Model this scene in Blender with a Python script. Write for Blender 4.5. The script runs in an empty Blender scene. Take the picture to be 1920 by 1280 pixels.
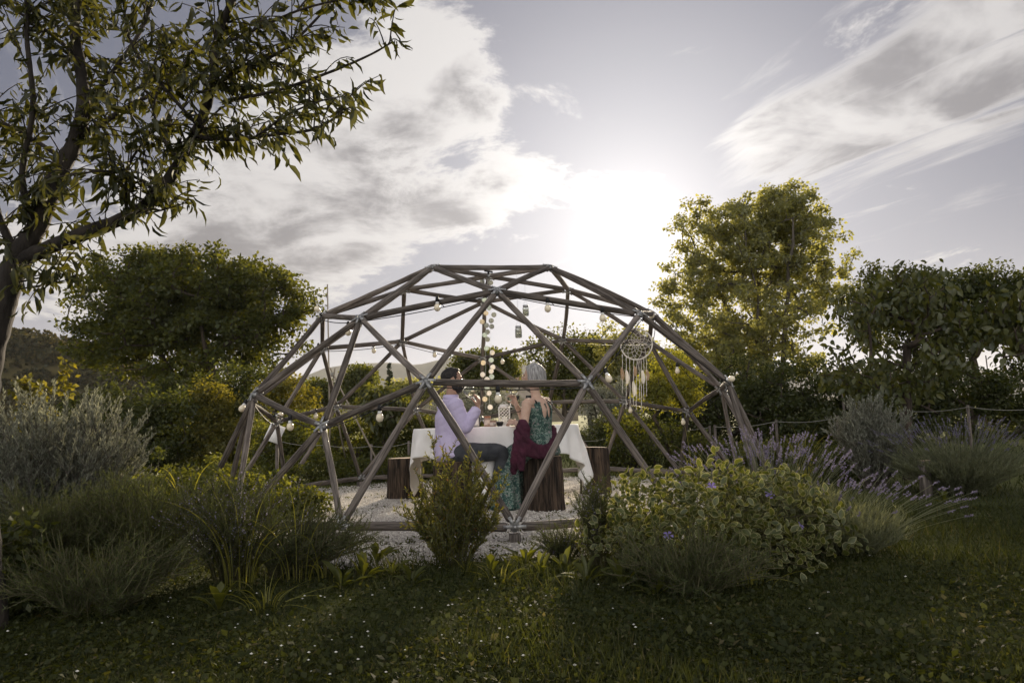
import bpy, bmesh, math, random
import numpy as np
from mathutils import Vector, Matrix, Euler
rng = np.random.default_rng(7)
random.seed(7)
scene = bpy.context.scene
COL = scene.collection
PI = math.pi

# ------------------------------------------------------------------ camera
HAZE = 1.2e-4
CAMH = 0.80
FPX, PITCH, ROLL = 1325.1, 0.1171, -0.0309
cp, sp, cr, sr = math.cos(PITCH), math.sin(PITCH), math.cos(ROLL), math.sin(ROLL)
FW = Vector((0, cp, sp)); RT0 = Vector((1, 0, 0)); UP0 = Vector((0, -sp, cp))
RT = RT0 * cr + UP0 * sr
UP = UP0 * cr - RT0 * sr
cam_d = bpy.data.cameras.new('camera')
cam_d.sensor_width = 36.0
cam_d.lens = FPX / 1920 * 36
cam_d.clip_start = 0.05
cam_d.clip_end = 20000
cam = bpy.data.objects.new('camera', cam_d)
COL.objects.link(cam)
cam.matrix_world = Matrix(((RT.x, UP.x, -FW.x, 0), (RT.y, UP.y, -FW.y, 0), (RT.z, UP.z, -FW.z, CAMH), (0, 0, 0, 1)))
scene.camera = cam

def ray(px, py):
    return FW + RT * ((px - 960) / FPX) - UP * ((py - 640) / FPX)
def at(px, py, Y):
    d = ray(px, py)
    return Vector((0, 0, CAMH)) + d * (Y / d.y)
def ground(px, py, z=0.0):
    d = ray(px, py)
    return Vector((0, 0, CAMH)) + d * ((z - CAMH) / d.z)
def floor_at(px, Y):
    """ground point at distance Y below the direction px"""
    p = at(px, 795 - 0.031 * (px - 960), Y)
    return Vector((p.x, Y, terrain(p.x, Y)))
def sm(a, b, x):
    t = min(1, max(0, (x - a) / (b - a)))
    return t * t * (3 - 2 * t)
def terrain(x, y):
    z = 0.9 * sm(13, 42, y) + 0.010 * max(0, y - 42) * sm(42, 90, y)
    z += 0.30 * sm(5, 16, abs(x)) * sm(6, 16, y)
    return z
def terrain_np(x, y):
    s = lambda a, b, v: (lambda t: t * t * (3 - 2 * t))(np.clip((v - a) / (b - a), 0, 1))
    return 0.9 * s(13, 42, y) + 0.010 * np.maximum(0, y - 42) * s(42, 90, y) + 0.30 * s(5, 16, np.abs(x)) * s(6, 16, y)

# ------------------------------------------------------------------ sky and sun
SUN_DIR = ray(1185, 435).normalized()
sun_el = math.asin(SUN_DIR.z)
sun_az = math.atan2(SUN_DIR.x, SUN_DIR.y)
world = bpy.data.worlds.new('World'); scene.world = world
world.use_nodes = True
W = world.node_tree; W.nodes.clear()
def wn(t, **k):
    n = W.nodes.new(t)
    for a, b in k.items(): setattr(n, a, b)
    return n
def wl(a, b): W.links.new(a, b)
def wmath(op, a, b=None, c=None, clamp=False):
    n = wn('ShaderNodeMath', operation=op); n.use_clamp = clamp
    for i, v in enumerate((a, b, c)):
        if v is None: continue
        if isinstance(v, (int, float)): n.inputs[i].default_value = v
        else: wl(v, n.inputs[i])
    return n.outputs[0]
def wvec(op, a, b=None):
    n = wn('ShaderNodeVectorMath', operation=op)
    for i, v in enumerate((a, b)):
        if v is None: continue
        if isinstance(v, (tuple, list, Vector)): n.inputs[i].default_value = tuple(v)
        else: wl(v, n.inputs[i])
    return n
def wmix(fac, a, b, blend='MIX'):
    n = wn('ShaderNodeMix', data_type='RGBA', blend_type=blend)
    for i, v in ((0, fac), (6, a), (7, b)):
        if isinstance(v, (int, float)): n.inputs[i].default_value = v
        elif isinstance(v, (tuple, list)): n.inputs[i].default_value = (*v, 1) if len(v) == 3 else v
        else: wl(v, n.inputs[i])
    return n.outputs[2]
def wmap(v, a, b, c=0.0, d=1.0, smooth=True):
    n = wn('ShaderNodeMapRange', interpolation_type='SMOOTHSTEP' if smooth else 'LINEAR')
    wl(v, n.inputs[0])
    for i, q in enumerate((a, b, c, d)): n.inputs[i + 1].default_value = q
    return n.outputs[0]
sky = wn('ShaderNodeTexSky', sky_type='NISHITA', sun_disc=False)
sky.sun_elevation = sun_el; sky.sun_rotation = sun_az
sky.air_density = 1.0; sky.dust_density = 2.0; sky.ozone_density = 1.0
hsv = wn('ShaderNodeHueSaturation'); hsv.inputs['Saturation'].default_value = 0.30
hsv.inputs['Value'].default_value = 1.0
wl(wvec('MINIMUM', sky.outputs[0], (14, 14, 14)).outputs[0], hsv.inputs['Color'])
GLOW = (15.0, 4.0, 7.0, 1.9)
CL = ((3.1, 1.7, 0), (1.3, 5.2, 0), 57)
tc = wn('ShaderNodeTexCoord')
D = wvec('NORMALIZE', tc.outputs['Generated']).outputs[0]
sep = wn('ShaderNodeSeparateXYZ'); wl(D, sep.inputs[0])
sunang = wmath('ARCCOSINE', wmath('MINIMUM', wvec('DOT_PRODUCT', D, tuple(SUN_DIR)).outputs['Value'], 0.9999))
# flat cloud layer seen in perspective
den = wmath('ADD', wmath('MAXIMUM', sep.outputs[2], 0.0), 0.16)
comb = wn('ShaderNodeCombineXYZ')
wl(wmath('DIVIDE', sep.outputs[0], den), comb.inputs[0]); wl(wmath('DIVIDE', sep.outputs[1], den), comb.inputs[1])
P2 = comb.outputs[0]
def noise(vec, scale, detail, rough, dist=0.0, off=(0, 0, 0)):
    mp = wn('ShaderNodeMapping'); wl(vec, mp.inputs[0]); mp.inputs['Location'].default_value = off
    n = wn('ShaderNodeTexNoise'); wl(mp.outputs[0], n.inputs['Vector'])
    n.inputs['Scale'].default_value = scale; n.inputs['Detail'].default_value = detail
    n.inputs['Roughness'].default_value = rough; n.inputs['Distortion'].default_value = dist
    return n.outputs['Fac']
n1 = noise(P2, 2.5, 8, 0.67, 0.35, CL[0])
# wispy streaks, stretched along the wind
mpr = wn('ShaderNodeMapping'); wl(P2, mpr.inputs[0]); mpr.inputs['Rotation'].default_value = (0, 0, math.radians(CL[2]))
mpw = wn('ShaderNodeMapping'); wl(mpr.outputs[0], mpw.inputs[0]); mpw.inputs['Scale'].default_value = (0.55, 2.3, 1)
nw = noise(mpw.outputs[0], 2.3, 7, 0.64, 0.5, CL[1])
def bank(px, py, rx, ry, rot=0.0):
    """soft weight around the sky direction of a cloud bank"""
    c = ray(px, py).normalized()
    e1 = Vector((c.y, -c.x, 0)).normalized(); e2 = e1.cross(c)
    a = math.radians(rot); u = e1 * math.cos(a) + e2 * math.sin(a); v = e2 * math.cos(a) - e1 * math.sin(a)
    du = wmath('MULTIPLY', wvec('DOT_PRODUCT', D, tuple(u)).outputs['Value'], 1 / math.radians(rx))
    dv = wmath('MULTIPLY', wvec('DOT_PRODUCT', D, tuple(v)).outputs['Value'], 1 / math.radians(ry))
    q = wmath('MULTIPLY_ADD', du, du, wmath('MULTIPLY', dv, dv))
    return wmath('POWER', 2.718, wmath('MULTIPLY', q, -1.0))
def addall(l):
    o = l[0]
    for x in l[1:]: o = wmath('ADD', o, x)
    return o
front = wmap(sep.outputs[1], 0.0, 0.3)
bw = wmath('MULTIPLY_ADD', wmath('SUBTRACT', 1.0, front), 0.92, wmath('MULTIPLY', front, addall([bank(700, 230, 9, 8, 40), bank(450, 340, 13, 6, 20), bank(250, 500, 14, 4, 5), bank(800, 110, 4, 6, 20), bank(560, 490, 9, 2.5, 5), bank(955, 310, 2.5, 4, 45), bank(1140, 350, 5, 2.2, -15), bank(850, 390, 5, 2, 5)])))  # unseen cloud cover behind the camera raised to add fill light
bs = wmath('MULTIPLY', front, addall([bank(1650, 180, 15, 4.2, 30), bank(1850, 150, 8, 6, 30), bank(1440, 250, 4, 3.5, 40)]))
cumv = wmath('MULTIPLY_ADD', bw, 0.225, n1); wisv = wmath('MULTIPLY_ADD', bs, 0.25, nw)
cum = wmap(cumv, 0.62, 0.735)
wis = wmap(wisv, 0.60, 0.80)
cov = wmath('MINIMUM', wmath('MULTIPLY_ADD', wis, 0.9, cum), 1.0)
cov = wmath('MULTIPLY', cov, wmap(sep.outputs[2], 0.0, 0.10))
n3 = noise(P2, 3.4, 5, 0.58, 0.3, (0.7, 4.1, 2))
shade = wmath('MINIMUM', wmath('ADD', wmath('MULTIPLY', wmap(cumv, 0.70, 0.90), wmap(n3, 0.38, 0.62)), wmath('MULTIPLY', wmap(wisv, 0.68, 0.86), wmap(n3, 0.36, 0.62))), 1.0)
glow = wmath('POWER', 2.718, wmath('MULTIPLY', sunang, -1 / math.radians(GLOW[0])))
glow2 = wmath('POWER', 2.718, wmath('MULTIPLY', sunang, -1 / math.radians(GLOW[2])))
ccol = wmix(shade, (5.0, 4.85, 4.72), (1.45, 1.42, 1.52))
ccol = wmix(1.0, ccol, wmix(glow2, (0.60, 0.60, 0.61), (1.5, 1.47, 1.44)), 'MULTIPLY')
# front-lit clouds opposite the low sun, out of view, brightened to add fill light
ccol = wmix(wmap(sunang, math.radians(65), math.radians(150)), ccol, (13.0, 12.6, 12.2))
skyc = wmix(1.0, hsv.outputs[0], (0.026, 0.028, 0.033), 'MULTIPLY')
skyc = wmix(1.0, skyc, (0.22, 0.32, 0.64), 'ADD')
gl = wmix(1.0, skyc, wmix(1.0, wmix(glow, (0, 0, 0), tuple(GLOW[1] * q for q in (1, .93, .86))), wmix(glow2, (0, 0, 0), tuple(GLOW[3] * q for q in (1, .97, .94))), 'ADD'), 'ADD')
# brighter, hazier air towards the horizon
gl = wmix(1.0, gl, wmix(wmath('POWER', 2.718, wmath('MULTIPLY', wmath('MAXIMUM', sep.outputs[2], 0.0), -9.0)), (0, 0, 0), (3.0, 2.92, 2.86)), 'ADD')
csky = wmix(wmath('MULTIPLY', cov, 0.9), gl, wmix(1.0, ccol, wmix(glow, (0, 0, 0), (2.6, 2.5, 2.4)), 'ADD'))
# ground colour below the horizon
csky = wmix(wmap(sep.outputs[2], -0.02, -0.10), csky, (0.5, 0.5, 0.42))
bg = wn('ShaderNodeBackground'); bg.inputs['Strength'].default_value = 0.09
wl(csky, bg.inputs['Color'])
world.cycles.sampling_method = 'MANUAL'; world.cycles.sample_map_resolution = 512
out = wn('ShaderNodeOutputWorld'); wl(bg.outputs[0], out.inputs['Surface'])

sun_d = bpy.data.lights.new('sun', 'SUN'); sun_d.energy = 4.5; sun_d.angle = math.radians(6.0)
sun_d.color = (1.0, 0.84, 0.62)
sun = bpy.data.objects.new('sun', sun_d); COL.objects.link(sun)
sun.rotation_euler = SUN_DIR.to_track_quat('Z', 'Y').to_euler()
sun.location = (6, 20, 12)

vs = scene.view_settings
vs.view_transform = 'Standard'; vs.look = 'None'; vs.gamma = 1.0; vs.use_curve_mapping = False
vs.exposure = 1.22
cy = scene.cycles
cy.max_bounces = 7; cy.diffuse_bounces = 3; cy.glossy_bounces = 3; cy.transmission_bounces = 6; cy.transparent_max_bounces = 8
cy.volume_bounces = 0
cy.use_denoising = True
try: cy.denoiser = 'OPENIMAGEDENOISE'
except Exception: pass
cy.sample_clamp_indirect = 4.0

# ------------------------------------------------------------------ helpers
def tag(o, label=None, cat=None, group=None, kind=None):
    if label: o['label'] = label
    if cat: o['category'] = cat
    if group: o['group'] = group
    if kind: o['kind'] = kind
    return o
def empty(name, loc, label, cat, group=None):
    o = bpy.data.objects.new(name, None); COL.objects.link(o)
    o.location = loc; o.empty_display_size = 0.1
    return tag(o, label, cat, group)
class MB:
    """collects polygons, builds one mesh"""
    def __init__(s): s.v = []; s.f = []; s.n = 0
    def add(s, v, f, m=0):
        v = np.asarray(v, float).reshape(-1, 3); f = np.asarray(f, int)
        s.v.append(v); s.f.append((f + s.n, m)); s.n += len(v)
        return s
    def mesh(s, name, mats, smooth=False):
        me = bpy.data.meshes.new(name)
        if s.n:
            V = np.concatenate(s.v)
            me.vertices.add(len(V)); me.vertices.foreach_set('co', V.astype(np.float32).ravel())
            loops = np.concatenate([f.ravel() for f, m in s.f])
            tot = np.concatenate([np.full(len(f), f.shape[1]) for f, m in s.f])
            mi = np.concatenate([np.full(len(f), m) for f, m in s.f])
            st = np.concatenate([[0], np.cumsum(tot)[:-1]])
            me.loops.add(len(loops)); me.loops.foreach_set('vertex_index', loops.astype(np.int32))
            me.polygons.add(len(tot)); me.polygons.foreach_set('loop_start', st.astype(np.int32))
            try: me.polygons.foreach_set('loop_total', tot.astype(np.int32))
            except Exception: pass
            me.polygons.foreach_set('material_index', mi.astype(np.int32))
            if smooth: me.polygons.foreach_set('use_smooth', np.ones(len(tot), bool))
            me.update(calc_edges=True); me.validate()
        for m in (mats if isinstance(mats, (list, tuple)) else [mats]): me.materials.append(m)
        return me
    def build(s, name, mats, parent=None, smooth=False, loc=None):
        """vertices are given in world space; the object sits at loc"""
        if loc is None: loc = (0, 0, 0)
        l = np.array(loc, float)
        if np.any(l):
            s.v = [v - l for v in s.v]
        return link(name, s.mesh(name, mats, smooth), parent, loc)
def link(name, me, parent=None, loc=(0, 0, 0), rot=None):
    o = bpy.data.objects.new(name, me); COL.objects.link(o)
    if rot is not None: o.rotation_euler = rot
    if parent is not None:
        o.parent = parent
        o.location = Vector(loc) - parent_world(parent)
    else: o.location = loc
    return o
def parent_world(p):
    v = Vector(p.location)
    while p.parent is not None:
        p = p.parent; v = v + Vector(p.location)
    return v
def nrmz(a): return a / np.maximum(np.linalg.norm(a, axis=-1, keepdims=True), 1e-9)
def frames(d, n):
    """columns side, dir, normal for arrays of directions and rough normals"""
    d = nrmz(d); s = nrmz(np.cross(d, n)); n2 = np.cross(s, d)
    return np.stack([s, d, n2], -1)
def inst(mb, tv, tf, pos, fr, sc, m=0):
    """copies of a template into a mesh; sc is (n,) or (n,3)"""
    tv = np.asarray(tv, float); tf = [np.asarray(q, int) for q in tf]
    n = len(pos); k = len(tv)
    sc = np.asarray(sc, float)
    if sc.ndim == 1: sc = np.repeat(sc[:, None], 3, 1)
    loc = tv[None] * sc[:, None, :]
    V = np.einsum('nij,nkj->nki', fr, loc) + pos[:, None, :]
    base = mb.n
    mb.v.append(V.reshape(-1, 3)); off = (np.arange(n) * k)[:, None, None]
    ms = m if isinstance(m, (list, tuple)) else [m] * len(tf)
    for q, mm in zip(tf, ms):
        mb.f.append(((q[None] + off).reshape(-1, q.shape[1]) + base, mm))
    mb.n += n * k
def tube(mb, pts, rad, sides=6, m=0, cap=True):
    P = np.asarray(pts, float); r = np.broadcast_to(np.asarray(rad, float), (len(P),))
    t = nrmz(np.gradient(P, axis=0))
    ref = np.array([0, 0, 1.0]) if abs(t[:, 2]).mean() < 0.8 else np.array([1.0, 0, 0])
    u = nrmz(np.cross(t, ref)); w = np.cross(t, u)
    a = np.arange(sides) * 2 * PI / sides
    V = P[:, None] + r[:, None, None] * (np.cos(a)[None, :, None] * u[:, None] + np.sin(a)[None, :, None] * w[:, None])
    n = len(P); i = np.arange(n - 1)[:, None] * sides; j = np.arange(sides)[None]
    j2 = (j + 1) % sides
    F = np.stack([i + j, i + j2, i + sides + j2, i + sides + j], -1).reshape(-1, 4)
    base = mb.n
    mb.add(V.reshape(-1, 3), F, m)
    if cap:
        mb.f.append((np.array([list(range(sides))[::-1]]) + base, m)); mb.f.append((np.array([[(n - 1) * sides + q for q in range(sides)]]) + base, m))
def lathe(mb, prof, c=(0, 0, 0), sides=16, m=0, axis=None):
    """profile of (radius, height) turned about an axis at c"""
    pr = np.array(prof, float); a = np.arange(sides) * 2 * PI / sides
    V = np.stack([pr[:, 0, None] * np.cos(a), pr[:, 0, None] * np.sin(a), np.repeat(pr[:, 1, None], sides, 1)], -1)
    if axis is not None:
        q = np.array(Vector(axis).to_track_quat('Z', 'Y').to_matrix())
        V = V @ q.T
    V = V + np.array(c, float)
    n = len(pr); i = np.arange(n - 1)[:, None] * sides; j = np.arange(sides)[None]; j2 = (j + 1) % sides
    F = np.stack([i + j, i + j2, i + sides + j2, i + sides + j], -1).reshape(-1, 4)
    base = mb.n
    mb.add(V.reshape(-1, 3), F, m)
    mb.f.append((np.array([list(range(sides))[::-1]]) + base, m)); mb.f.append((np.array([[(n - 1) * sides + q for q in range(sides)]]) + base, m))
def box(mb, c, s, m=0, rot=None):
    x, y, z = np.array(s, float) / 2
    V = np.array([[-x, -y, -z], [x, -y, -z], [x, y, -z], [-x, y, -z], [-x, -y, z], [x, -y, z], [x, y, z], [-x, y, z]])
    if rot is not None: V = V @ np.array(rot).T
    mb.add(V + np.array(c, float), [[0, 3, 2, 1], [4, 5, 6, 7], [0, 1, 5, 4], [1, 2, 6, 5], [2, 3, 7, 6], [3, 0, 4, 7]], m)
def rotz(a): return np.array([[math.cos(a), -math.sin(a), 0], [math.sin(a), math.cos(a), 0], [0, 0, 1]])
def bez(p0, p1, p2, n):
    t = np.linspace(0, 1, n)[:, None]
    p0, p1, p2 = (np.array(q, float) for q in (p0, p1, p2))
    return p0 * (1 - t) ** 2 + 2 * p1 * t * (1 - t) + p2 * t ** 2
def spline(pts, n):
    """Catmull-Rom through points"""
    P = np.array(pts, float); P = np.vstack([2 * P[0] - P[1], P, 2 * P[-1] - P[-2]])
    out = []; seg = len(P) - 3
    for q in np.linspace(0, seg - 1e-6, n):
        i = int(q); t = q - i; a, b, c, d = P[i:i + 4]
        out.append(0.5 * (2 * b + (c - a) * t + (2 * a - 5 * b + 4 * c - d) * t * t + (3 * b - a - 3 * c + d) * t ** 3))
    return np.array(out)

# ------------------------------------------------------------------ materials
def mat(name, col, rough=0.7, col2=None, scale=8, detail=5, metal=0, bump=0, bscale=None, stretch=(1, 1, 1), coord='Object', spec=0.3, lo=0.35, hi=0.65):
    m = bpy.data.materials.new(name); m.use_nodes = True
    t = m.node_tree; b = t.nodes['Principled BSDF']
    b.inputs['Roughness'].default_value = rough; b.inputs['Metallic'].default_value = metal
    b.inputs['Specular IOR Level'].default_value = spec
    b.inputs['Base Color'].default_value = (*col, 1)
    c = t.nodes.new('ShaderNodeTexCoord'); mp = t.nodes.new('ShaderNodeMapping'); mp.inputs['Scale'].default_value = stretch
    t.links.new(c.outputs[coord], mp.inputs[0])
    if col2 is not None:
        n = t.nodes.new('ShaderNodeTexNoise'); n.inputs['Scale'].default_value = scale; n.inputs['Detail'].default_value = detail
        t.links.new(mp.outputs[0], n.inputs['Vector'])
        r = t.nodes.new('ShaderNodeValToRGB'); r.color_ramp.elements[0].position = lo; r.color_ramp.elements[1].position = hi
        r.color_ramp.elements[0].color = (*col, 1); r.color_ramp.elements[1].color = (*col2, 1)
        t.links.new(n.outputs['Fac'], r.inputs[0]); t.links.new(r.outputs[0], b.inputs['Base Color'])
    if bump:
        n = t.nodes.new('ShaderNodeTexNoise'); n.inputs['Scale'].default_value = bscale or scale * 2; n.inputs['Detail'].default_value = 6
        t.links.new(mp.outputs[0], n.inputs['Vector'])
        bp = t.nodes.new('ShaderNodeBump'); bp.inputs['Strength'].default_value = bump; bp.inputs['Distance'].default_value = 0.02
        t.links.new(n.outputs['Fac'], bp.inputs['Height']); t.links.new(bp.outputs[0], b.inputs['Normal'])
    return m
def leafmat(name, a, b, trans=None, tmix=0.4, gloss=0.08, rough=0.5, c=None):
    """leaf: diffuse + translucent + a little gloss; each leaf has its own tone between a and b"""
    m = bpy.data.materials.new(name); m.use_nodes = True
    t = m.node_tree; t.nodes.clear(); N = t.nodes.new; Lk = t.links.new
    g = N('ShaderNodeNewGeometry'); r = N('ShaderNodeValToRGB')
    r.color_ramp.elements[0].color = (*a, 1); r.color_ramp.elements[1].color = (*b, 1)
    if c is not None:
        e = r.color_ramp.elements.new(0.93); e.color = (*b, 1)
        r.color_ramp.elements[2].color = (*c, 1)
    Lk(g.outputs['Random Per Island'], r.inputs[0])
    d = N('ShaderNodeBsdfDiffuse'); tr = N('ShaderNodeBsdfTranslucent'); gl = N('ShaderNodeBsdfGlossy')
    gl.inputs['Roughness'].default_value = rough; gl.inputs['Color'].default_value = (0.8, 0.8, 0.8, 1)
    Lk(r.outputs[0], d.inputs['Color'])
    mx = N('ShaderNodeMix'); mx.data_type = 'RGBA'; mx.blend_type = 'MULTIPLY'; mx.inputs[0].default_value = 1.0
    Lk(r.outputs[0], mx.inputs[6]); mx.inputs[7].default_value = (*(trans or (1.9, 1.7, 0.7)), 1)
    Lk(mx.outputs[2], tr.inputs['Color'])
    m1 = N('ShaderNodeMixShader'); m1.inputs[0].default_value = tmix; Lk(d.outputs[0], m1.inputs[1]); Lk(tr.outputs[0], m1.inputs[2])
    m2 = N('ShaderNodeMixShader'); m2.inputs[0].default_value = gloss * 0.28; Lk(m1.outputs[0], m2.inputs[1]); Lk(gl.outputs[0], m2.inputs[2])
    o = N('ShaderNodeOutputMaterial'); Lk(m2.outputs[0], o.inputs['Surface'])
    return m
M = {}
M['wood'] = mat('weathered_pole_wood', (0.075, 0.062, 0.053), 0.75, (0.185, 0.157, 0.135), 9, 8, bump=0.5, bscale=22, stretch=(6, 6, 0.7), spec=0.25)
M['wood2'] = mat('grey_pole_wood', (0.095, 0.081, 0.071), 0.78, (0.225, 0.193, 0.168), 7, 8, bump=0.5, bscale=20, stretch=(6, 6, 0.6), spec=0.25)
M['steel'] = mat('galvanised_steel', (0.26, 0.26, 0.26), 0.55, (0.46, 0.46, 0.45), 40, 3, metal=0.7)
M['black'] = mat('black_rubber', (0.012, 0.012, 0.013), 0.5)
M['bulb'] = mat('opal_bulb', (0.78, 0.69, 0.52), 0.25, spec=0.5)
M['bulbneck'] = mat('white_bulb_neck', (0.74, 0.73, 0.71), 0.35)
M['bark'] = mat('dark_bark', (0.030, 0.022, 0.017), 0.9, (0.085, 0.066, 0.05), 14, 7, bump=0.8, bscale=30, stretch=(1, 1, 0.35))
M['almondbark'] = mat('almond_bark', (0.016, 0.013, 0.011), 0.9, (0.046, 0.037, 0.030), 14, 7, bump=0.8, bscale=30, stretch=(1, 1, 0.35))
M['bark2'] = mat('grey_bark', (0.06, 0.05, 0.042), 0.9, (0.15, 0.13, 0.11), 10, 6, bump=0.5, stretch=(1, 1, 0.4))
M['stem'] = mat('green_brown_stem', (0.055, 0.05, 0.025), 0.8, (0.10, 0.09, 0.045), 20)
M['stumpbark'] = mat('stump_bark', (0.024, 0.017, 0.012), 0.92, (0.125, 0.086, 0.058), 7, 8, bump=1.0, bscale=14, stretch=(5, 5, 0.55), lo=0.40, hi=0.72)
M['stumpcut'] = mat('cut_wood', (0.26, 0.185, 0.12), 0.85, (0.40, 0.30, 0.21), 16, 6, bump=0.3, stretch=(1, 1, 1))
def grain_lines(m, scale=34, stretch=(9, 9, 0.22), k=0.42):
    """dark drying cracks along the grain and a few knots"""
    t = m.node_tree; b = t.nodes['Principled BSDF']; src = b.inputs['Base Color'].links[0].from_socket
    c = t.nodes.new('ShaderNodeTexCoord'); mp = t.nodes.new('ShaderNodeMapping'); mp.inputs['Scale'].default_value = stretch
    t.links.new(c.outputs['Object'], mp.inputs[0])
    n = t.nodes.new('ShaderNodeTexNoise'); n.inputs['Scale'].default_value = scale * 0.35; n.inputs['Detail'].default_value = 6
    t.links.new(mp.outputs[0], n.inputs['Vector'])
    r = t.nodes.new('ShaderNodeMapRange'); r.inputs[1].default_value = 0.53; r.inputs[2].default_value = 0.60; r.inputs[3].default_value = 1.0; r.inputs[4].default_value = k
    t.links.new(n.outputs['Fac'], r.inputs[0])
    oi = t.nodes.new('ShaderNodeObjectInfo'); rr = t.nodes.new('ShaderNodeMapRange'); rr.inputs[3].default_value = 0.72; rr.inputs[4].default_value = 1.25
    t.links.new(oi.outputs['Random'], rr.inputs[0])
    mu = t.nodes.new('ShaderNodeMath'); mu.operation = 'MULTIPLY'; t.links.new(r.outputs[0], mu.inputs[0]); t.links.new(rr.outputs[0], mu.inputs[1])
    mx = t.nodes.new('ShaderNodeVectorMath'); mx.operation = 'SCALE'; t.links.new(src, mx.inputs[0]); t.links.new(mu.outputs[0], mx.inputs['Scale'])
    t.links.new(mx.outputs[0], b.inputs['Base Color'])
grain_lines(M['wood']); grain_lines(M['wood2']); grain_lines(M['stumpbark'], 30, (5, 5, 0.25), 0.35)
# ------------------------------------------------------------------ ground, gravel, hills
def axis_grid(lo, hi, fine, step):
    a = [0.0]; s = step
    while a[-1] < hi:
        a.append(a[-1] + s)
        if a[-1] > fine: s *= 1.22
    b = [0.0]; s = step
    while b[-1] > lo:
        b.append(b[-1] - s)
        if abs(b[-1]) > fine: s *= 1.22
    return np.array(sorted(set(a + b)))
gx = axis_grid(-5000, 5000, 14, 0.5); gy = axis_grid(-60, 6000, 40, 0.5)
GX, GY = np.meshgrid(gx, gy)
GZ = terrain_np(GX, GY)
nx = len(gx); ny = len(gy)
ii = (np.arange(ny - 1)[:, None] * nx + np.arange(nx - 1)[None]).ravel()
gm = bpy.data.materials.new('turf'); gm.use_nodes = True
t = gm.node_tree; b = t.nodes['Principled BSDF']; b.inputs['Roughness'].default_value = 0.95; b.inputs['Specular IOR Level'].default_value = 0.1
c = t.nodes.new('ShaderNodeTexCoord')
n_ = t.nodes.new('ShaderNodeTexNoise'); n_.inputs['Scale'].default_value = 0.55; n_.inputs['Detail'].default_value = 10; n_.inputs['Roughness'].default_value = 0.7
t.links.new(c.outputs['Object'], n_.inputs['Vector'])
r_ = t.nodes.new('ShaderNodeValToRGB')
r_.color_ramp.elements[0].position = 0.33; r_.color_ramp.elements[0].color = (0.030, 0.036, 0.012, 1)
r_.color_ramp.elements[1].position = 0.68; r_.color_ramp.elements[1].color = (0.105, 0.115, 0.035, 1)
t.links.new(n_.outputs['Fac'], r_.inputs[0])
sx = t.nodes.new('ShaderNodeSeparateXYZ'); t.links.new(c.outputs['Object'], sx.inputs[0])
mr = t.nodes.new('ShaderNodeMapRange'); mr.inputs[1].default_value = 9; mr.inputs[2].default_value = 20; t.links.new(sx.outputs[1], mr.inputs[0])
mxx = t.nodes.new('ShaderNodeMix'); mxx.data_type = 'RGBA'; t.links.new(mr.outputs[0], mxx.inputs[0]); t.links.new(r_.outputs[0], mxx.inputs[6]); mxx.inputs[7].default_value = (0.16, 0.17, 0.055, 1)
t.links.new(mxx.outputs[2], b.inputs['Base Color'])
n2_ = t.nodes.new('ShaderNodeTexNoise'); n2_.inputs['Scale'].default_value = 30; n2_.inputs['Detail'].default_value = 5
t.links.new(c.outputs['Object'], n2_.inputs['Vector'])
bp_ = t.nodes.new('ShaderNodeBump'); bp_.inputs['Strength'].default_value = 0.8; bp_.inputs['Distance'].default_value = 0.04
t.links.new(n2_.outputs['Fac'], bp_.inputs['Height']); t.links.new(bp_.outputs[0], b.inputs['Normal'])
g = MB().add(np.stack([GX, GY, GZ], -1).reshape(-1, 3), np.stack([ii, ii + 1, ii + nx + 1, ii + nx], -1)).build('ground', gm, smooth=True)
tag(g, kind='structure')

# ---- geodesic dome geometry
R = 2.95
DC = Vector((-0.0833 * R, 2.6373 * R, CAMH - 0.4117 * R)); DYAW = 0.0882
s5 = 1 / math.sqrt(5)
def nv(v): return v / np.linalg.norm(v)
def cylp(az, z, r): a = math.radians(az); return np.array([r * math.sin(a), -r * math.cos(a), z])
TOPV = np.array([0, 0, 1.0])
PT = lambda a: cylp(a, s5, 2 * s5)
LT = lambda a: cylp(a, -s5, 2 * s5)
ND = {'apex': TOPV}
for a in (36, 108, 180, -108, -36):
    ND['r1_%d' % a] = nv(2 * TOPV + PT(a)); ND['r2_%d' % a] = nv(TOPV + 2 * PT(a)); ND['p_%d' % a] = PT(a)
for m_ in (0, 72, 144, -144, -72):
    a, b_ = m_ - 36, m_ + 36
    ND['f_%d' % m_] = nv(TOPV + PT(a) + PT(b_))
    ND['e_%d' % (m_ - 12)] = nv(2 * PT(a) + PT(b_)); ND['e_%d' % (m_ + 12)] = nv(PT(a) + 2 * PT(b_))
    ND['b_%d' % m_] = nv(PT(a) + PT(b_) + LT(m_)); ND['b_%d' % (m_ - 24)] = nv(2 * PT(a) + LT(m_)); ND['b_%d' % (m_ + 24)] = nv(2 * PT(b_) + LT(m_))
EDGES = []
ks = list(ND)
for i, a in enumerate(ks):
    for b_ in ks[i + 1:]:
        if np.linalg.norm(ND[a] - ND[b_]) < 0.46: EDGES.append((a, b_))
EDGES = [e for e in EDGES if 'p_36' not in e]          # the doorway
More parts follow.
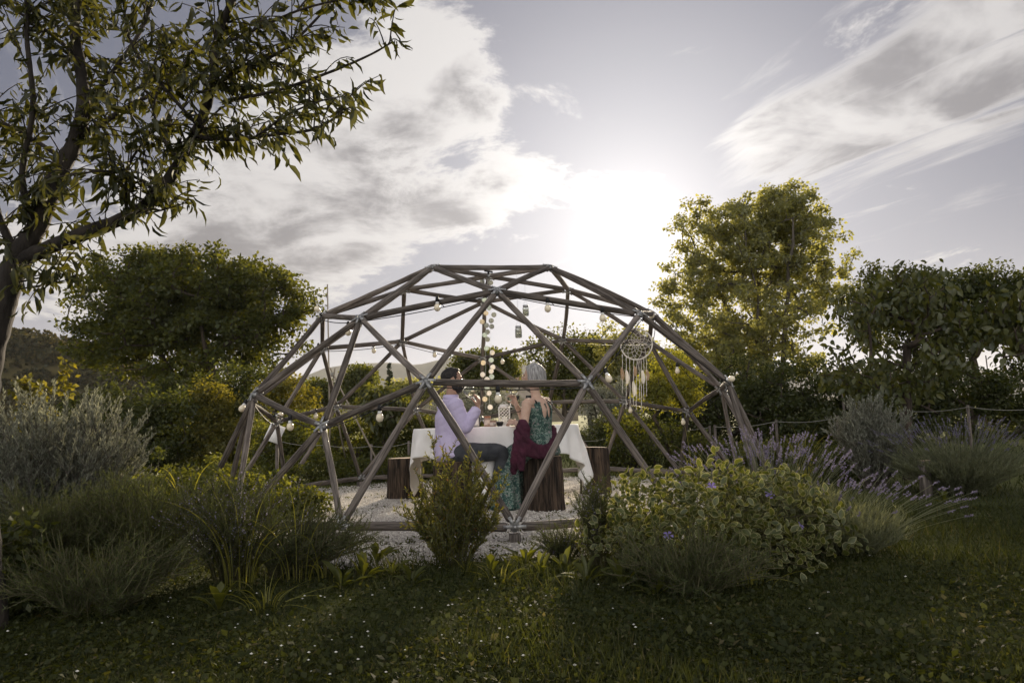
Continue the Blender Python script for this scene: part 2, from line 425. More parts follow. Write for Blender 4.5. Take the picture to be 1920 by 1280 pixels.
# hubs as they stand (each joint was bolted by hand and sits a few centimetres off the ideal)
SEEN = {'apex': (916, 518), 'r1_-36': (811, 501), 'r1_36': (1031, 501), 'r1_108': (1065, 543), 'r1_180': (908, 566), 'r1_-108': (758, 543),
        'f_0': (932, 546), 'r2_-36': (676, 597), 'r2_36': (1199, 589), 'f_-72': (605, 592), 'f_72': (1223, 588), 'r2_-108': (604, 653), 'f_-144': (754, 640), 'f_144': (1056, 637), 'r2_180': (904, 672),
        'e_-12': (799, 716), 'e_12': (1100, 718), 'p_-36': (605, 799), 'e_-60': (477, 740), 'p_-108': (519, 791), 'e_-132': (630, 762), 'e_132': (1172, 752), 'p_108': (1291, 771), 'e_60': (1365, 716), 'e_84': (1353, 728), 'e_-156': (780, 768),
        'b_0': (965, 988), 'b_-144': (676, 896), 'b_120': (1275, 885), 'r2_108': (1217, 640), 'b_-24': (640, 986)}
HUB = {}
cyw, syw = math.cos(DYAW), math.sin(DYAW)
for k, v in ND.items():
    w = Vector((cyw * v[0] - syw * v[1], syw * v[0] + cyw * v[1], v[2])) * R + DC
    if k in SEEN: w = at(*SEEN[k], w.y)
    if k.startswith('b_'): w.z = max(0.07, w.z)
    HUB[k] = w
dome = empty('geodesic_dome', (DC.x, DC.y, 0), 'large weathered timber geodesic dome frame standing open over the white gravel', 'dome')
def strut_mesh(L, r, seed):
    rs = np.random.default_rng(seed); mb = MB(); S = 10; n = 12
    z = np.concatenate([[0, 0.012], np.linspace(0.03, L - 0.03, n - 4), [L - 0.012, L]])
    rad = r * (1 + 0.05 * rs.standard_normal(len(z))); rad[0] = rad[-1] = r * 0.78
    bend = 0.006 * rs.standard_normal(2)
    a = np.arange(S) * 2 * PI / S + rs.random()
    flat = 1 - 0.10 * (np.cos(2 * a + rs.random()) > 0.75)
    cx = bend[0] * np.sin(PI * z / L); cyy = bend[1] * np.sin(PI * z / L)
    V = np.stack([cx[:, None] + rad[:, None] * flat * np.cos(a), cyy[:, None] + rad[:, None] * flat * np.sin(a), np.repeat(z[:, None], S, 1)], -1)
    i = np.arange(len(z) - 1)[:, None] * S; j = np.arange(S)[None]; j2 = (j + 1) % S
    mb.add(V.reshape(-1, 3), np.stack([i + j, i + j2, i + S + j2, i + S + j], -1).reshape(-1, 4))
    mb.f.append((np.array([list(range(S))[::-1]]), 0)); mb.f.append((np.array([[(len(z) - 1) * S + q for q in range(S)]]), 0))
    return mb.mesh('strut', M['wood' if rs.random() < 0.6 else 'wood2'], smooth=True)
for i, (a, b_) in enumerate(EDGES):
    A, B = HUB[a], HUB[b_]; d = (B - A); L = d.length; d.normalize()
    gap = 0.052
    isb = a.startswith('b_') and b_.startswith('b_')
    o = bpy.data.objects.new('base_beam' if isb else 'strut', strut_mesh(L - 2 * gap, 0.031 if isb else 0.0265, i))
    COL.objects.link(o); o.parent = dome
    o.location = A + d * gap - Vector((DC.x, DC.y, 0))
    o.rotation_euler = d.to_track_quat('Z', 'Y').to_euler()
for k, p in HUB.items():
    if k == 'p_36': continue
    nb = [HUB[b_ if a == k else a] for a, b_ in EDGES if k in (a, b_)]
    if not nb: continue
    mb = MB(); nrm = Vector(p - DC).normalized()
    lathe(mb, [(0.0, -0.022), (0.020, -0.022), (0.034, -0.010), (0.034, 0.010), (0.012, 0.014), (0.012, 0.028), (0.0, 0.028)], p, 10, 0, nrm)
    for q in nb:
        d = (q - p).normalized(); s = d.cross(nrm).normalized(); u = s.cross(d)
        rot = np.array([[d.x, s.x, u.x], [d.y, s.y, u.y], [d.z, s.z, u.z]])
        box(mb, p + d * 0.042 + u * 0.029, (0.062, 0.022, 0.005), 0, rot)
        box(mb, p + d * 0.042 - u * 0.029, (0.062, 0.022, 0.005), 0, rot)
        tube(mb, [np.array(p + d * 0.066 - u * 0.036), np.array(p + d * 0.066 + u * 0.036)], 0.006, 6)
    mb.build('hub', M['steel'], dome, loc=p)
    if k.startswith('b_') and p.z > 0.05:
        mb = MB(); h = p.z + 0.03
        box(mb, (p.x, p.y, p.z - 0.045 - (h - 0.03) / 2), (0.075, 0.075, h - 0.03), 0, rotz(math.atan2(nrm.y, nrm.x)))
        mb.build('base_post', M['wood2'], dome, loc=(p.x, p.y, 0))

# ---- gravel
GC = Vector((DC.x, DC.y - 0.12))
def gravel_r(a):
    return 3.22 + 0.10 * np.sin(3 * a + 1) + 0.06 * np.sin(7 * a + 2) + 0.04 * np.sin(13 * a) + 0.16 * np.exp(-((np.arctan2(np.sin(a + PI / 2), np.cos(a + PI / 2))) / 0.5) ** 2)
def in_gravel(x, y, m=0.0):
    dx, dy = x - GC.x, y - GC.y
    return np.hypot(dx, dy) < gravel_r(np.arctan2(dy, dx)) + m
mb = MB(); na = 120; rr = np.linspace(0, 1, 24)
aa = np.arange(na) * 2 * PI / na
V = [[GC.x, GC.y, 0.012]]
for r0 in rr[1:]:
    q = gravel_r(aa) * r0
    z = 0.012 + 0.008 * np.sin(5 * q * np.cos(aa) + 1) * np.sin(4 * q * np.sin(aa)) * (r0 < 0.97)
    if r0 > 0.99: z = z * 0 + 0.004
    V += np.stack([GC.x + q * np.cos(aa), GC.y + q * np.sin(aa), z], -1).tolist()
F = []
j = np.arange(na); j2 = (j + 1) % na
mb.add(V, np.stack([np.zeros(na, int), 1 + j, 1 + j2], -1))
i = 1 + np.arange(len(rr) - 2)[:, None] * na
mb.f.append((np.stack([i + j, i + na + j, i + na + j2, i + j2], -1).reshape(-1, 4), 0))
M['gravelbed'] = mat('gravel_bed', (0.30, 0.26, 0.22), 0.95, (0.58, 0.54, 0.49), 60, 6, bump=1.0, bscale=90, lo=0.38, hi=0.6)
tag(mb.build('gravel_bed', M['gravelbed'], smooth=True), kind='structure')
ns = 62000
a = rng.random(ns) * 2 * PI; q = np.sqrt(rng.random(ns)) * (gravel_r(a) + 0.05 * rng.standard_normal(ns))
x = GC.x + q * np.cos(a); y = GC.y + q * np.sin(a)
keep = rng.random(ns) < np.where(y < 6.2, 1.0, 0.72)
x, y = x[keep], y[keep]; ns = len(x)
oc = np.array([[1, 0, 0], [0, 1, 0], [-1, 0, 0], [0, -1, 0], [0, 0, 1], [0, 0, -1.0]]) * np.array([1, 0.75, 0.36])
of = np.array([[0, 1, 4], [1, 2, 4], [2, 3, 4], [3, 0, 4], [1, 0, 5], [2, 1, 5], [3, 2, 5], [0, 3, 5]])
dd = rng.standard_normal((ns, 3)); dd[:, 2] *= 0.35; nn = rng.standard_normal((ns, 3)) * 0.35 + np.array([0, 0, 1.0])
sc = 0.006 + 0.0065 * rng.random(ns) ** 1.5
mb = MB(); inst(mb, oc, [of], np.stack([x, y, 0.012 + 0.5 * sc], -1), frames(dd, nn), np.stack([sc * (0.7 + 0.6 * rng.random(ns)), sc, sc], -1))
M['stone'] = leafmat('gravel_stone', (0.58, 0.54, 0.49), (0.82, 0.78, 0.72), tmix=0.0, gloss=0.02)
tag(mb.build('gravel', M['stone']), 'pale crushed gravel chips spread under the dome', 'gravel', kind='stuff')

# ---- far hills
def ridge(name, pxs, Y, depth, mtl, wob, seed):
    rs = np.random.default_rng(seed)
    pts = np.array([[*at(px, py, Y)] for px, py in pxs])
    n = 160; xs = np.linspace(pts[0, 0], pts[-1, 0], n)
    zs = np.interp(xs, pts[:, 0], pts[:, 2])
    ph = rs.random(8) * 6
    for k_ in range(8): zs += wob * np.sin((k_ + 2) * 11 * (xs - xs[0]) / (xs[-1] - xs[0]) * 1.3 + ph[k_]) / (k_ + 1.5)
    rows = 14; V = []
    for r0 in range(rows):
        f_ = r0 / (rows - 1)
        prof = math.sin(min(1, f_ * 1.6) * PI / 2) if f_ < 0.625 else 1 - 0.4 * (f_ - 0.625) / 0.375
        zz = terrain(0, Y) * 0 + (zs + 6) * prof - 6 + wob * 0.6 * np.sin(xs / (xs[-1] - xs[0]) * 60 + r0 * 1.7) * (prof < 0.97)
        V.append(np.stack([xs * (0.9 + 0.16 * f_), np.full(n, Y - depth * 0.625 + depth * f_), zz], -1))
    V = np.array(V).reshape(-1, 3)
    i = (np.arange(rows - 1)[:, None] * n + np.arange(n - 1)[None]).ravel()
    return tag(MB().add(V, np.stack([i, i + 1, i + n + 1, i + n], -1)).build(name, mtl, smooth=True), kind='structure')
M['hill'] = mat('wooded_hillside', (0.022, 0.030, 0.016), 0.95, (0.06, 0.065, 0.03), 0.02, 10, spec=0.05)
M['hill2'] = mat('near_hillside', (0.022, 0.026, 0.011), 0.95, (0.085, 0.070, 0.028), 0.12, 10, spec=0.05)
ridge('far_hills', [(-900, 760), (-300, 745), (250, 735), (470, 735), (578, 704), (612, 690), (664, 683), (736, 680), (780, 686), (832, 674), (870, 670), (960, 676), (1100, 690), (1400, 700), (2000, 690), (2700, 700)], 2500, 700, M['hill'], 3, 3)
ridge('wooded_hill', [(-500, 600), (-260, 612), (-60, 625), (40, 630), (90, 634), (150, 650), (260, 690), (330, 712), (420, 745)], 150, 70, M['hill2'], 0.25, 5)
ridge('low_hills', [(330, 745), (450, 728), (560, 728), (650, 726), (760, 730), (900, 728), (1100, 738), (1300, 742), (1700, 745)], 800, 200, M['hill2'], 1.2, 8)
# ------------------------------------------------------------------ vegetation
LEAF4 = (np.array([[0, 0, 0], [-0.5, 0.45, 0.10], [0, 1, -0.05], [0.5, 0.45, 0.10]]), [np.array([[0, 3, 2, 1]])])
LANCE = (np.array([[0, 0, 0], [-0.5, 0.33, 0.09], [0.5, 0.33, 0.07], [-0.38, 0.70, 0.0], [0.36, 0.68, -0.03], [0.06, 0.97, -0.26], [0, 0.33, 0.0], [0.02, 0.70, -0.10]]),
         [np.array([[0, 6, 1], [0, 2, 6], [3, 7, 5], [7, 4, 5]]), np.array([[1, 6, 7, 3], [6, 2, 4, 7]])])
NEEDLE = (np.array([[-0.5, 0, 0], [0.5, 0, 0], [0, 1, 0.02]]), [np.array([[0, 1, 2]])])
BLADE = (np.array([[-0.5, 0, 0], [0.5, 0, 0], [-0.4, 0.45, 0.05], [0.4, 0.45, 0.05], [0, 1, 0.28]]), [np.array([[0, 1, 3, 2]]), np.array([[2, 3, 4]])])
GRN = {}
GRN['oak'] = leafmat('oak_leaf', (0.030, 0.041, 0.012), (0.074, 0.086, 0.022), (3.0, 2.4, 0.60), 0.44)
GRN['poplar'] = leafmat('poplar_leaf', (0.105, 0.115, 0.05), (0.19, 0.195, 0.085), (2.7, 2.4, 1.1), 0.60, 0.15)
GRN['almond'] = leafmat('almond_leaf', (0.020, 0.025, 0.008), (0.048, 0.052, 0.017), (2.5, 2.1, 0.6), 0.40, 0.10)
GRN['dark'] = leafmat('dark_leaf', (0.026, 0.036, 0.013), (0.060, 0.070, 0.022), (2.4, 2.1, 0.6), 0.42)
GRN['mid'] = leafmat('mid_green_leaf', (0.040, 0.052, 0.016), (0.092, 0.102, 0.028), (2.8, 2.4, 0.65), 0.48)
GRN['gold'] = leafmat('golden_leaf', (0.060, 0.066, 0.018), (0.135, 0.128, 0.030), (2.4, 2.0, 0.5), 0.45)
GRN['grey'] = leafmat('silver_leaf', (0.13, 0.14, 0.11), (0.27, 0.275, 0.225), (1.4, 1.35, 1.0), 0.30, 0.05)
GRN['rosemary'] = leafmat('rosemary_leaf', (0.030, 0.042, 0.019), (0.075, 0.090, 0.034), (2.2, 2.0, 0.8), 0.35, 0.06)
GRN['lav'] = leafmat('lavender_leaf', (0.095, 0.105, 0.066), (0.185, 0.195, 0.125), (1.9, 1.8, 1.0), 0.36, 0.05)
GRN['lavfl'] = leafmat('lavender_flower', (0.115, 0.105, 0.15), (0.25, 0.235, 0.30), (1.3, 1.2, 1.3), 0.35, 0.02)
GRN['grass'] = leafmat('grass_blade', (0.015, 0.021, 0.007), (0.050, 0.058, 0.018), (2.2, 2.0, 0.6), 0.38, 0.05, c=(0.10, 0.085, 0.045))
GRN['grassy'] = leafmat('tall_grass', (0.095, 0.10, 0.025), (0.22, 0.21, 0.058), (2.2, 2.0, 0.6), 0.50, 0.06)
GRN['weed'] = leafmat('weed_leaf', (0.036, 0.048, 0.012), (0.088, 0.096, 0.024), (2.5, 2.2, 0.6), 0.46, 0.10)
GRN['shrub'] = leafmat('shrub_leaf', (0.060, 0.072, 0.020), (0.130, 0.135, 0.040), (2.5, 2.1, 0.7), 0.45, 0.10, c=(0.15, 0.085, 0.035))
GRN['peri'] = leafmat('periwinkle_green', (0.040, 0.054, 0.016), (0.085, 0.100, 0.028), (2.4, 2.1, 0.7), 0.42, 0.12)
GRN['perim'] = leafmat('periwinkle_margin', (0.17, 0.172, 0.075), (0.30, 0.29, 0.14), (1.5, 1.4, 0.8), 0.42, 0.10)
GRN['persim'] = leafmat('persimmon_leaf', (0.034, 0.046, 0.016), (0.090, 0.098, 0.032), (2.6, 2.2, 0.5), 0.42, 0.16, 0.45)
GRN['locust'] = leafmat('locust_leaf', (0.12, 0.135, 0.030), (0.22, 0.225, 0.055), (2.2, 1.9, 0.5), 0.50)
GRN['cypress'] = leafmat('cypress_leaf', (0.022, 0.032, 0.017), (0.045, 0.056, 0.027), tmix=0.1)
GRN['petal'] = leafmat('violet_petal', (0.22, 0.17, 0.46), (0.32, 0.26, 0.56), (1.2, 1.0, 1.3), 0.35)
GRN['white'] = leafmat('white_petal', (0.70, 0.69, 0.64), (0.82, 0.80, 0.74), (1, 1, 1), 0.3)

def rand_dirs(n, rs):
    d = rs.standard_normal((n, 3)); return nrmz(d)
def skeleton(base, stems, clumps, rs, trunk_r, tip_r, wob=0.05, up=0.35):
    """grows limbs from stem polylines to each clump; returns paths of (points, radii)"""
    pos = []; par = []; paths = []
    for st in stems:
        idx = []
        for k_, p in enumerate(st):
            par.append(idx[-1] if idx else -1); pos.append(np.array(p, float)); idx.append(len(pos) - 1)
        paths.append(idx)
    nst = len(pos)
    order = np.argsort(np.linalg.norm(clumps - np.mean([s[-1] for s in stems], 0), axis=1))
    start_ok = max(2, int(0.35 * len(stems[0])))
    for ci in order:
        c = clumps[ci]; A = np.array(pos)
        dv = c - A; dist = np.linalg.norm(dv, axis=1)
        cost = dist + 0.9 * np.maximum(0, A[:, 2] - c[2]) + 0.25 * np.linalg.norm(dv[:, :2], axis=1)
        for s_i, st in enumerate(paths[:len(stems)]): cost[st[:start_ok]] += 1e3
        k_ = int(np.argmin(cost)); p0 = A[k_]; L = dist[k_]
        n = max(2, min(7, int(L / (0.10 + 0.06 * L)) + 1))
        ctrl = p0 + 0.5 * (c - p0) + np.array([0, 0, -up * 0.25 * L]) + rs.standard_normal(3) * wob * L
        pts = bez(p0, ctrl, c, n + 1)[1:]
        pts[:-1] += rs.standard_normal((n - 1, 3)) * wob * 0.25 * L
        idx = [k_]
        for p in pts:
            par.append(idx[-1]); pos.append(p); idx.append(len(pos) - 1)
        paths.append(idx)
    pos = np.array(pos); n = len(pos); acc = np.zeros(n); E_ = 2.1
    ch = np.zeros(n, int)
    for i in range(n):
        if par[i] >= 0: ch[par[i]] += 1
    for i in range(n - 1, -1, -1):
        if ch[i] == 0: acc[i] += tip_r ** E_
        if par[i] >= 0: acc[par[i]] += acc[i]
    rad = acc ** (1 / E_)
    f_ = trunk_r / max(max(rad[p_[0]] for p_ in paths[:len(stems)]), 1e-6)
    rad = np.maximum(tip_r * 0.6, rad * np.clip(f_, 0.2, 4.0))
    return [(pos[idx], np.concatenate([[min(rad[idx[0]], rad[idx[1]] * 1.35)], rad[idx[1:]]]) if i >= len(stems) else rad[idx]) for i, idx in enumerate(paths)], pos
def plant_thing(name, label, cat, base, group=None): return empty(name, base, label, cat, group)

def sample_ells(ells, n, rs, shell=2.4):
    w = np.array([(e[3] * e[4] * e[5]) ** 0.8 for e in ells]); w /= w.sum()
    k_ = rs.choice(len(ells), n, p=w); E_ = np.array(ells)[k_]
    u = rand_dirs(n, rs) * rs.random((n, 1)) ** (1 / shell)
    return E_[:, :3] + u * E_[:, 3:]
def tree(name, label, cat, base, ells, nclump, nleaf, leaf, mtl, bark='bark', trunk_r=0.15, stems=1, clump_r=0.35, seed=1, group=None,
         tmpl=LEAF4, droop=0.3, tip_r=0.006, lean=(0, 0), spread=0.3, shell=2.4, flat=0.75, stem_top=0.55, outer=0.6, twigs=True):
    rs = np.random.default_rng(seed)
    base = np.array(base, float)
    cl = sample_ells(ells, nclump, rs, shell)
    cl[:, 2] = np.maximum(cl[:, 2], base[2] + 0.08)
    cen = cl.mean(0); zt = base[2] + (cl[:, 2].max() - base[2]) * stem_top
    S = []
    for k_ in range(stems):
        a = 2 * PI * (k_ + rs.random() * 0.6) / stems
        sprd = spread if stems > 1 else 0.0
        b0 = base + np.array([math.cos(a), math.sin(a), 0]) * (trunk_r * 0.9 * (stems > 1)) + np.array([0, 0, -0.05])
        top = np.array([cen[0] * 0.6 + base[0] * 0.4 + math.cos(a) * sprd * np.ptp(cl[:, 0]) * 0.5, cen[1] * 0.6 + base[1] * 0.4 + math.sin(a) * sprd * np.ptp(cl[:, 1]) * 0.5, zt])
        mid = (b0 + top) / 2 + np.array([math.cos(a), math.sin(a), 0]) * sprd * -0.1 + rs.standard_normal(3) * 0.03 * (zt - base[2])
        st = bez(b0, mid, top, 9); st[1:-1] += rs.standard_normal((7, 3)) * 0.012 * (zt - base[2]); S.append(st)
    paths, _ = skeleton(base, S, cl, rs, trunk_r, tip_r)
    root = plant_thing(name, label, cat, base, group)
    mb = MB()
    for P, r in paths: tube(mb, P, r, 6 if r[0] > 0.03 else 4, cap=False)
    if twigs:
        nt = min(2500, nclump * 5); c0 = cl[rs.integers(0, nclump, nt)]; e = c0 + rand_dirs(nt, rs) * clump_r * np.array([1, 1, flat]) * (0.5 + 0.6 * rs.random((nt, 1)))
        d = e - c0; fr = frames(d, rs.standard_normal((nt, 3))); L = np.linalg.norm(d, axis=1)
        inst(mb, NEEDLE[0], NEEDLE[1], c0, fr, np.stack([np.full(nt, tip_r * 1.6), L, L], -1))
    mb.build('trunk', M[bark] if isinstance(bark, str) else bark, root, smooth=True, loc=base)
    k_ = rs.integers(0, nclump, nleaf)
    off = rand_dirs(nleaf, rs) * (rs.random((nleaf, 1)) ** (1 / 2.2)) * clump_r * (0.7 + 0.6 * rs.random(nclump))[k_, None] * np.array([1, 1, flat])
    pos = cl[k_] + off
    pos[:, 2] = np.maximum(pos[:, 2], base[2] + 0.03)
    d = nrmz(off) * outer + rand_dirs(nleaf, rs) * 0.8 + np.array([0, 0, -droop])
    nrm = rand_dirs(nleaf, rs) + np.array([0, 0, 0.8])
    L = leaf[0] * (0.65 + 0.6 * rs.random(nleaf))
    mb = MB(); inst(mb, tmpl[0], tmpl[1], pos, frames(d, nrm), np.stack([L * leaf[1] / leaf[0], L, L], -1))
    mb.build('crown', GRN[mtl], root, loc=base)
    return root
def ellpx(px, py, rx, ry, Y, dep=None):
    """ellipsoid around the point seen at (px, py) at distance Y; radii in photo pixels turned to metres"""
    p = at(px, py, Y); k_ = Y / FPX
    return (p.x, p.y, p.z, rx * k_, (dep if dep is not None else rx * k_), ry * k_)

# -- the oak group on the left, lit from behind
Yo = 25.0
tree('oak_tree', 'broad dark oak with several trunks, its leaves lit gold on the side towards the dome', 'tree', floor_at(430, Yo),
     [ellpx(255, 560, 125, 88, Yo), ellpx(370, 545, 130, 80, Yo), ellpx(470, 560, 105, 75, Yo), ellpx(548, 575, 55, 62, Yo), ellpx(200, 630, 85, 60, Yo), ellpx(330, 650, 150, 80, Yo), ellpx(480, 650, 95, 60, Yo), ellpx(235, 500, 55, 42, Yo), ellpx(310, 505, 75, 42, Yo), ellpx(400, 510, 75, 42, Yo), ellpx(490, 525, 55, 42, Yo), ellpx(345, 600, 130, 60, Yo)],
     620, 56000, (0.15, 0.10), 'oak', 'bark', 0.30, 4, 0.42, 11, spread=0.55, stem_top=0.6, shell=2.6)
# -- poplar on the right
Yp = 28.0
tree('poplar_tree', 'tall rounded poplar with small bright leaves rising above everything else', 'tree', floor_at(1440, Yp),
     [ellpx(1400, 470, 130, 105, Yp), ellpx(1440, 425, 105, 78, Yp), ellpx(1500, 480, 95, 85, Yp), ellpx(1310, 430, 62, 58, Yp), ellpx(1295, 540, 72, 70, Yp), ellpx(1545, 540, 60, 62, Yp), ellpx(1400, 600, 160, 75, Yp), ellpx(1380, 680, 150, 70, Yp), ellpx(1480, 390, 66, 48, Yp)],
     1100, 62000, (0.125, 0.105), 'poplar', 'bark2', 0.20, 5, 0.30, 12, spread=0.6, stem_top=0.8, droop=0.5, shell=2.6)
# -- trees and bushes of the background, each its own thing
BG = [
 # name, label, category, px, Y, ellipsoids(px,py,rx,ry), clumps, leaves, leaf size, material, trunk radius, stems, clump radius
 ('young_tree', 'small slim tree standing between the poplar and the broad-leaved persimmon', 'tree', 1640, 24, [(1640, 530, 28, 40), (1630, 600, 45, 60)], 50, 5500, (.12, .08), 'oak', .08, 1, .42),
 ('acacia_tree', 'dark bare-trunked tree behind the far end of the hedge', 'tree', 1850, 19, [(1860, 545, 70, 42), (1790, 560, 50, 35), (1905, 620, 45, 40), (1830, 600, 50, 40)], 110, 16000, (.10, .06), 'dark', .10, 2, .42),
 ('acacia_tree', 'dark leafy tree beyond the drooping persimmon, with low branches', 'tree', 1745, 20, [(1740, 540, 60, 40), (1700, 590, 60, 50), (1770, 640, 60, 50)], 80, 12000, (.10, .06), 'dark', .10, 1, .42),
 ('broadleaf_tree', 'round leafy tree behind the garland of paper discs', 'tree', 900, 34, [(905, 700, 48, 40), (880, 690, 25, 22), (940, 690, 28, 30)], 90, 13000, (.16, .11), 'mid', .16, 1, .62),
 ('slender_tree', 'slender upright tree rising above the hedge behind the hanging dream catcher', 'tree', 1108, 30, [(1108, 650, 22, 32), (1105, 700, 30, 45)], 60, 9000, (.13, .08), 'oak', .12, 1, .5),
 ('light_tree', 'pale thin-leaved tree behind the grey-haired woman', 'tree', 1062, 26, [(1050, 660, 40, 40), (1065, 720, 48, 45), (1000, 665, 20, 30)], 90, 8500, (.12, .07), 'mid', .10, 2, .5),
 ('light_tree', 'loose yellowish tree left of the poplar and behind the doorway of the dome', 'tree', 1172, 26, [(1165, 640, 42, 40), (1190, 690, 50, 55), (1140, 700, 30, 45)], 100, 11000, (.12, .08), 'poplar', .10, 2, .5),
 ('locust_sapling', 'bright yellow-green feathery sapling seen through the doorway of the dome', 'sapling', 1262, 11.5, [(1262, 700, 42, 40), (1225, 730, 40, 35), (1290, 735, 30, 35)], 90, 6500, (.06, .026), 'locust', .03, 2, .20),
 ('olive_bush', 'rounded grey-green bush on the field behind the table', 'bush', 1150, 16, [(1150, 750, 62, 36)], 60, 11000, (.06, .02), 'grey', .06, 4, .24),
 ('olive_bush', 'rounded grey-green bush between the seated man and woman', 'bush', 880, 15, [(870, 765, 75, 38), (930, 760, 50, 34)], 70, 11000, (.06, .02), 'grey', .06, 4, .24),
 ('distant_tree', 'small round tree below the far hills, right of the tall thin pole', 'tree', 672, 48, [(672, 715, 28, 28), (655, 735, 22, 18)], 50, 7000, (.20, .14), 'mid', .16, 1, .75),
 ('distant_tree', 'low pale tree line tree below the far hills beside the cypress', 'tree', 775, 55, [(775, 730, 35, 20), (800, 735, 25, 16)], 50, 5000, (.22, .15), 'poplar', .14, 1, .8),
 ('distant_tree', 'low tree beyond the dome below the ridge, half hidden by the pole', 'tree', 600, 44, [(590, 738, 30, 20), (620, 745, 26, 18)], 50, 6000, (.2, .14), 'mid', .14, 1, .7),
 ('drooping_sapling', 'dark sapling with long drooping leaves inside the left triangles of the dome', 'sapling', 718, 12, [(718, 765, 46, 38), (705, 735, 25, 18)], 55, 1500, (.13, .055), 'persim', .03, 1, .2),
 ('golden_bush', 'golden yellow bush at the foot of the oak', 'bush', 405, 15, [(400, 755, 36, 42), (415, 800, 48, 40)], 60, 7000, (.07, .045), 'gold', .04, 3, .25),
 ('golden_bush', 'orange-tinged bush where the dome meets the oak', 'bush', 545, 17, [(540, 735, 55, 32), (490, 740, 35, 32), (560, 790, 60, 40)], 80, 11000, (.08, .05), 'gold', .05, 3, .28),
 ('leafy_bush', 'broad dark bush below the oak beside the yellow sapling', 'bush', 240, 15, [(230, 780, 90, 70), (330, 790, 70, 65)], 110, 16000, (.08, .05), 'dark', .06, 4, .35),
 ('leafy_bush', 'dark bush under the oak trunks', 'bush', 470, 19, [(440, 730, 70, 55), (350, 735, 60, 45)], 90, 14000, (.09, .06), 'dark', .06, 4, .38),
 ('leafy_bush', 'mid green bush behind the white garden sign', 'bush', 560, 13, [(560, 820, 70, 45), (500, 830, 50, 45)], 80, 11000, (.055, .034), 'mid', .04, 4, .22),
 ('leafy_bush', 'green bush behind the empty stump left of the table', 'bush', 665, 12.4, [(660, 825, 65, 45), (725, 830, 48, 42), (640, 800, 30, 25)], 90, 12000, (.05, .03), 'mid', .04, 4, .2),
 ('leafy_bush', 'low green bush at the back of the table', 'bush', 800, 12.6, [(800, 800, 60, 28), (870, 805, 50, 24)], 60, 8000, (.05, .03), 'mid', .04, 4, .18),
 ('yellow_sapling', 'young sapling with yellow leaves beside the silver bush', 'sapling', 130, 8.5, [(125, 690, 10, 24), (115, 735, 16, 20), (62, 730, 32, 34), (60, 790, 36, 32)], 46, 900, (.075, .05), 'gold', .02, 3, .10),
 ('laurel_bush', 'dark clipped bush at the edge of the field beside the right stump', 'bush', 1150, 12.6, [(1140, 815, 58, 30), (1200, 805, 48, 28)], 80, 11000, (.05, .03), 'dark', .05, 4, .2),
 ('laurel_bush', 'loose shrub with reddish twigs behind the doorway of the dome', 'bush', 1190, 11.4, [(1185, 835, 45, 40), (1170, 800, 26, 30)], 50, 3800, (.05, .03), 'mid', .03, 4, .18),
 ('laurel_bush', 'dark spreading bush at the foot of the feathery sapling', 'bush', 1300, 11.4, [(1300, 850, 60, 34), (1260, 820, 30, 30), (1340, 845, 40, 30)], 90, 11000, (.045, .028), 'dark', .04, 4, .18),
 ('laurel_bush', 'bright green clipped bush behind the rope fence', 'bush', 1440, 11.8, [(1430, 850, 50, 26), (1500, 848, 45, 24)], 70, 8000, (.045, .03), 'mid', .04, 4, .16),
]
for i, (nm, lb, ct, px, Y, el, nc, nl, lf, mt, tr, st, crd) in enumerate(BG):
    if ct == 'bush':       # leaves down to the ground
        yg = 795 - 0.031 * (px - 960) + FPX * (CAMH - terrain(0, Y)) / Y
        x0 = min(e[0] - e[2] for e in el); x1 = max(e[0] + e[2] for e in el); yl = max(e[1] for e in el)
        el = el + [((x0 + x1) / 2, (yl + yg) / 2, (x1 - x0) / 2 * 0.95, max(12, (yg - yl) / 2 + 8))]
        nc = int(nc * 1.3); nl = int(nl * 1.2)
    tree(nm, lb, ct, floor_at(px, Y), [ellpx(*e, Y) for e in el], nc, nl, lf, mt, 'bark', tr, st, crd, 40 + i, group=None,
         stem_top=0.55 if st == 1 else 0.45, spread=0.6, droop=0.9 if 'drooping' in nm else 0.3, tip_r=0.004 if Y < 20 else 0.008)
# dark boundary hedge, three lengths of it
for i, (x0, x1, yt, Y, lb) in enumerate([(1225, 1440, 690, 18.5, 'tall dark hedge under the poplar'), (1430, 1680, 690, 16.5, 'tall dark hedge behind the persimmon tree'), (1660, 2060, 692, 15.5, 'dark clipped hedge running off behind the lavender and wooden stake')]):
    g0 = floor_at((x0 + x1) / 2, Y); zt = at((x0 + x1) / 2, yt, Y).z; wx = (x1 - x0) / 2 * Y / FPX
    el = [(g0.x + wx * q, Y + 0.2 * math.sin(3 * q), g0.z + (zt - g0.z) * h_, wx * 0.42, 0.8, (zt - g0.z) * 0.42) for q in (-.8, -.3, .3, .8) for h_ in (.28, .68)]
    tree('hedge', lb, 'hedge', g0, el, 150, 26000, (.085, .055), 'dark', 'bark', 0.08, 5, 0.33, 80 + i, spread=1.2, stem_top=0.5, shell=3)
# cypress
g0 = floor_at(731, 95)
zt = at(731, 683, 95).z
tree('cypress_tree', 'narrow dark cypress standing against the far hills', 'tree', g0, [(g0.x, 95, g0.z + (zt - g0.z) * h_, 0.50 * (1 - h_ ** 2.2) + .04, 0.50 * (1 - h_ ** 2.2) + .04, (zt - g0.z) * 0.09) for h_ in np.linspace(.06, .94, 14)],
     220, 12000, (.30, .12), 'cypress', 'bark', 0.15, 1, 0.20, 99, droop=-1.4, stem_top=0.9)
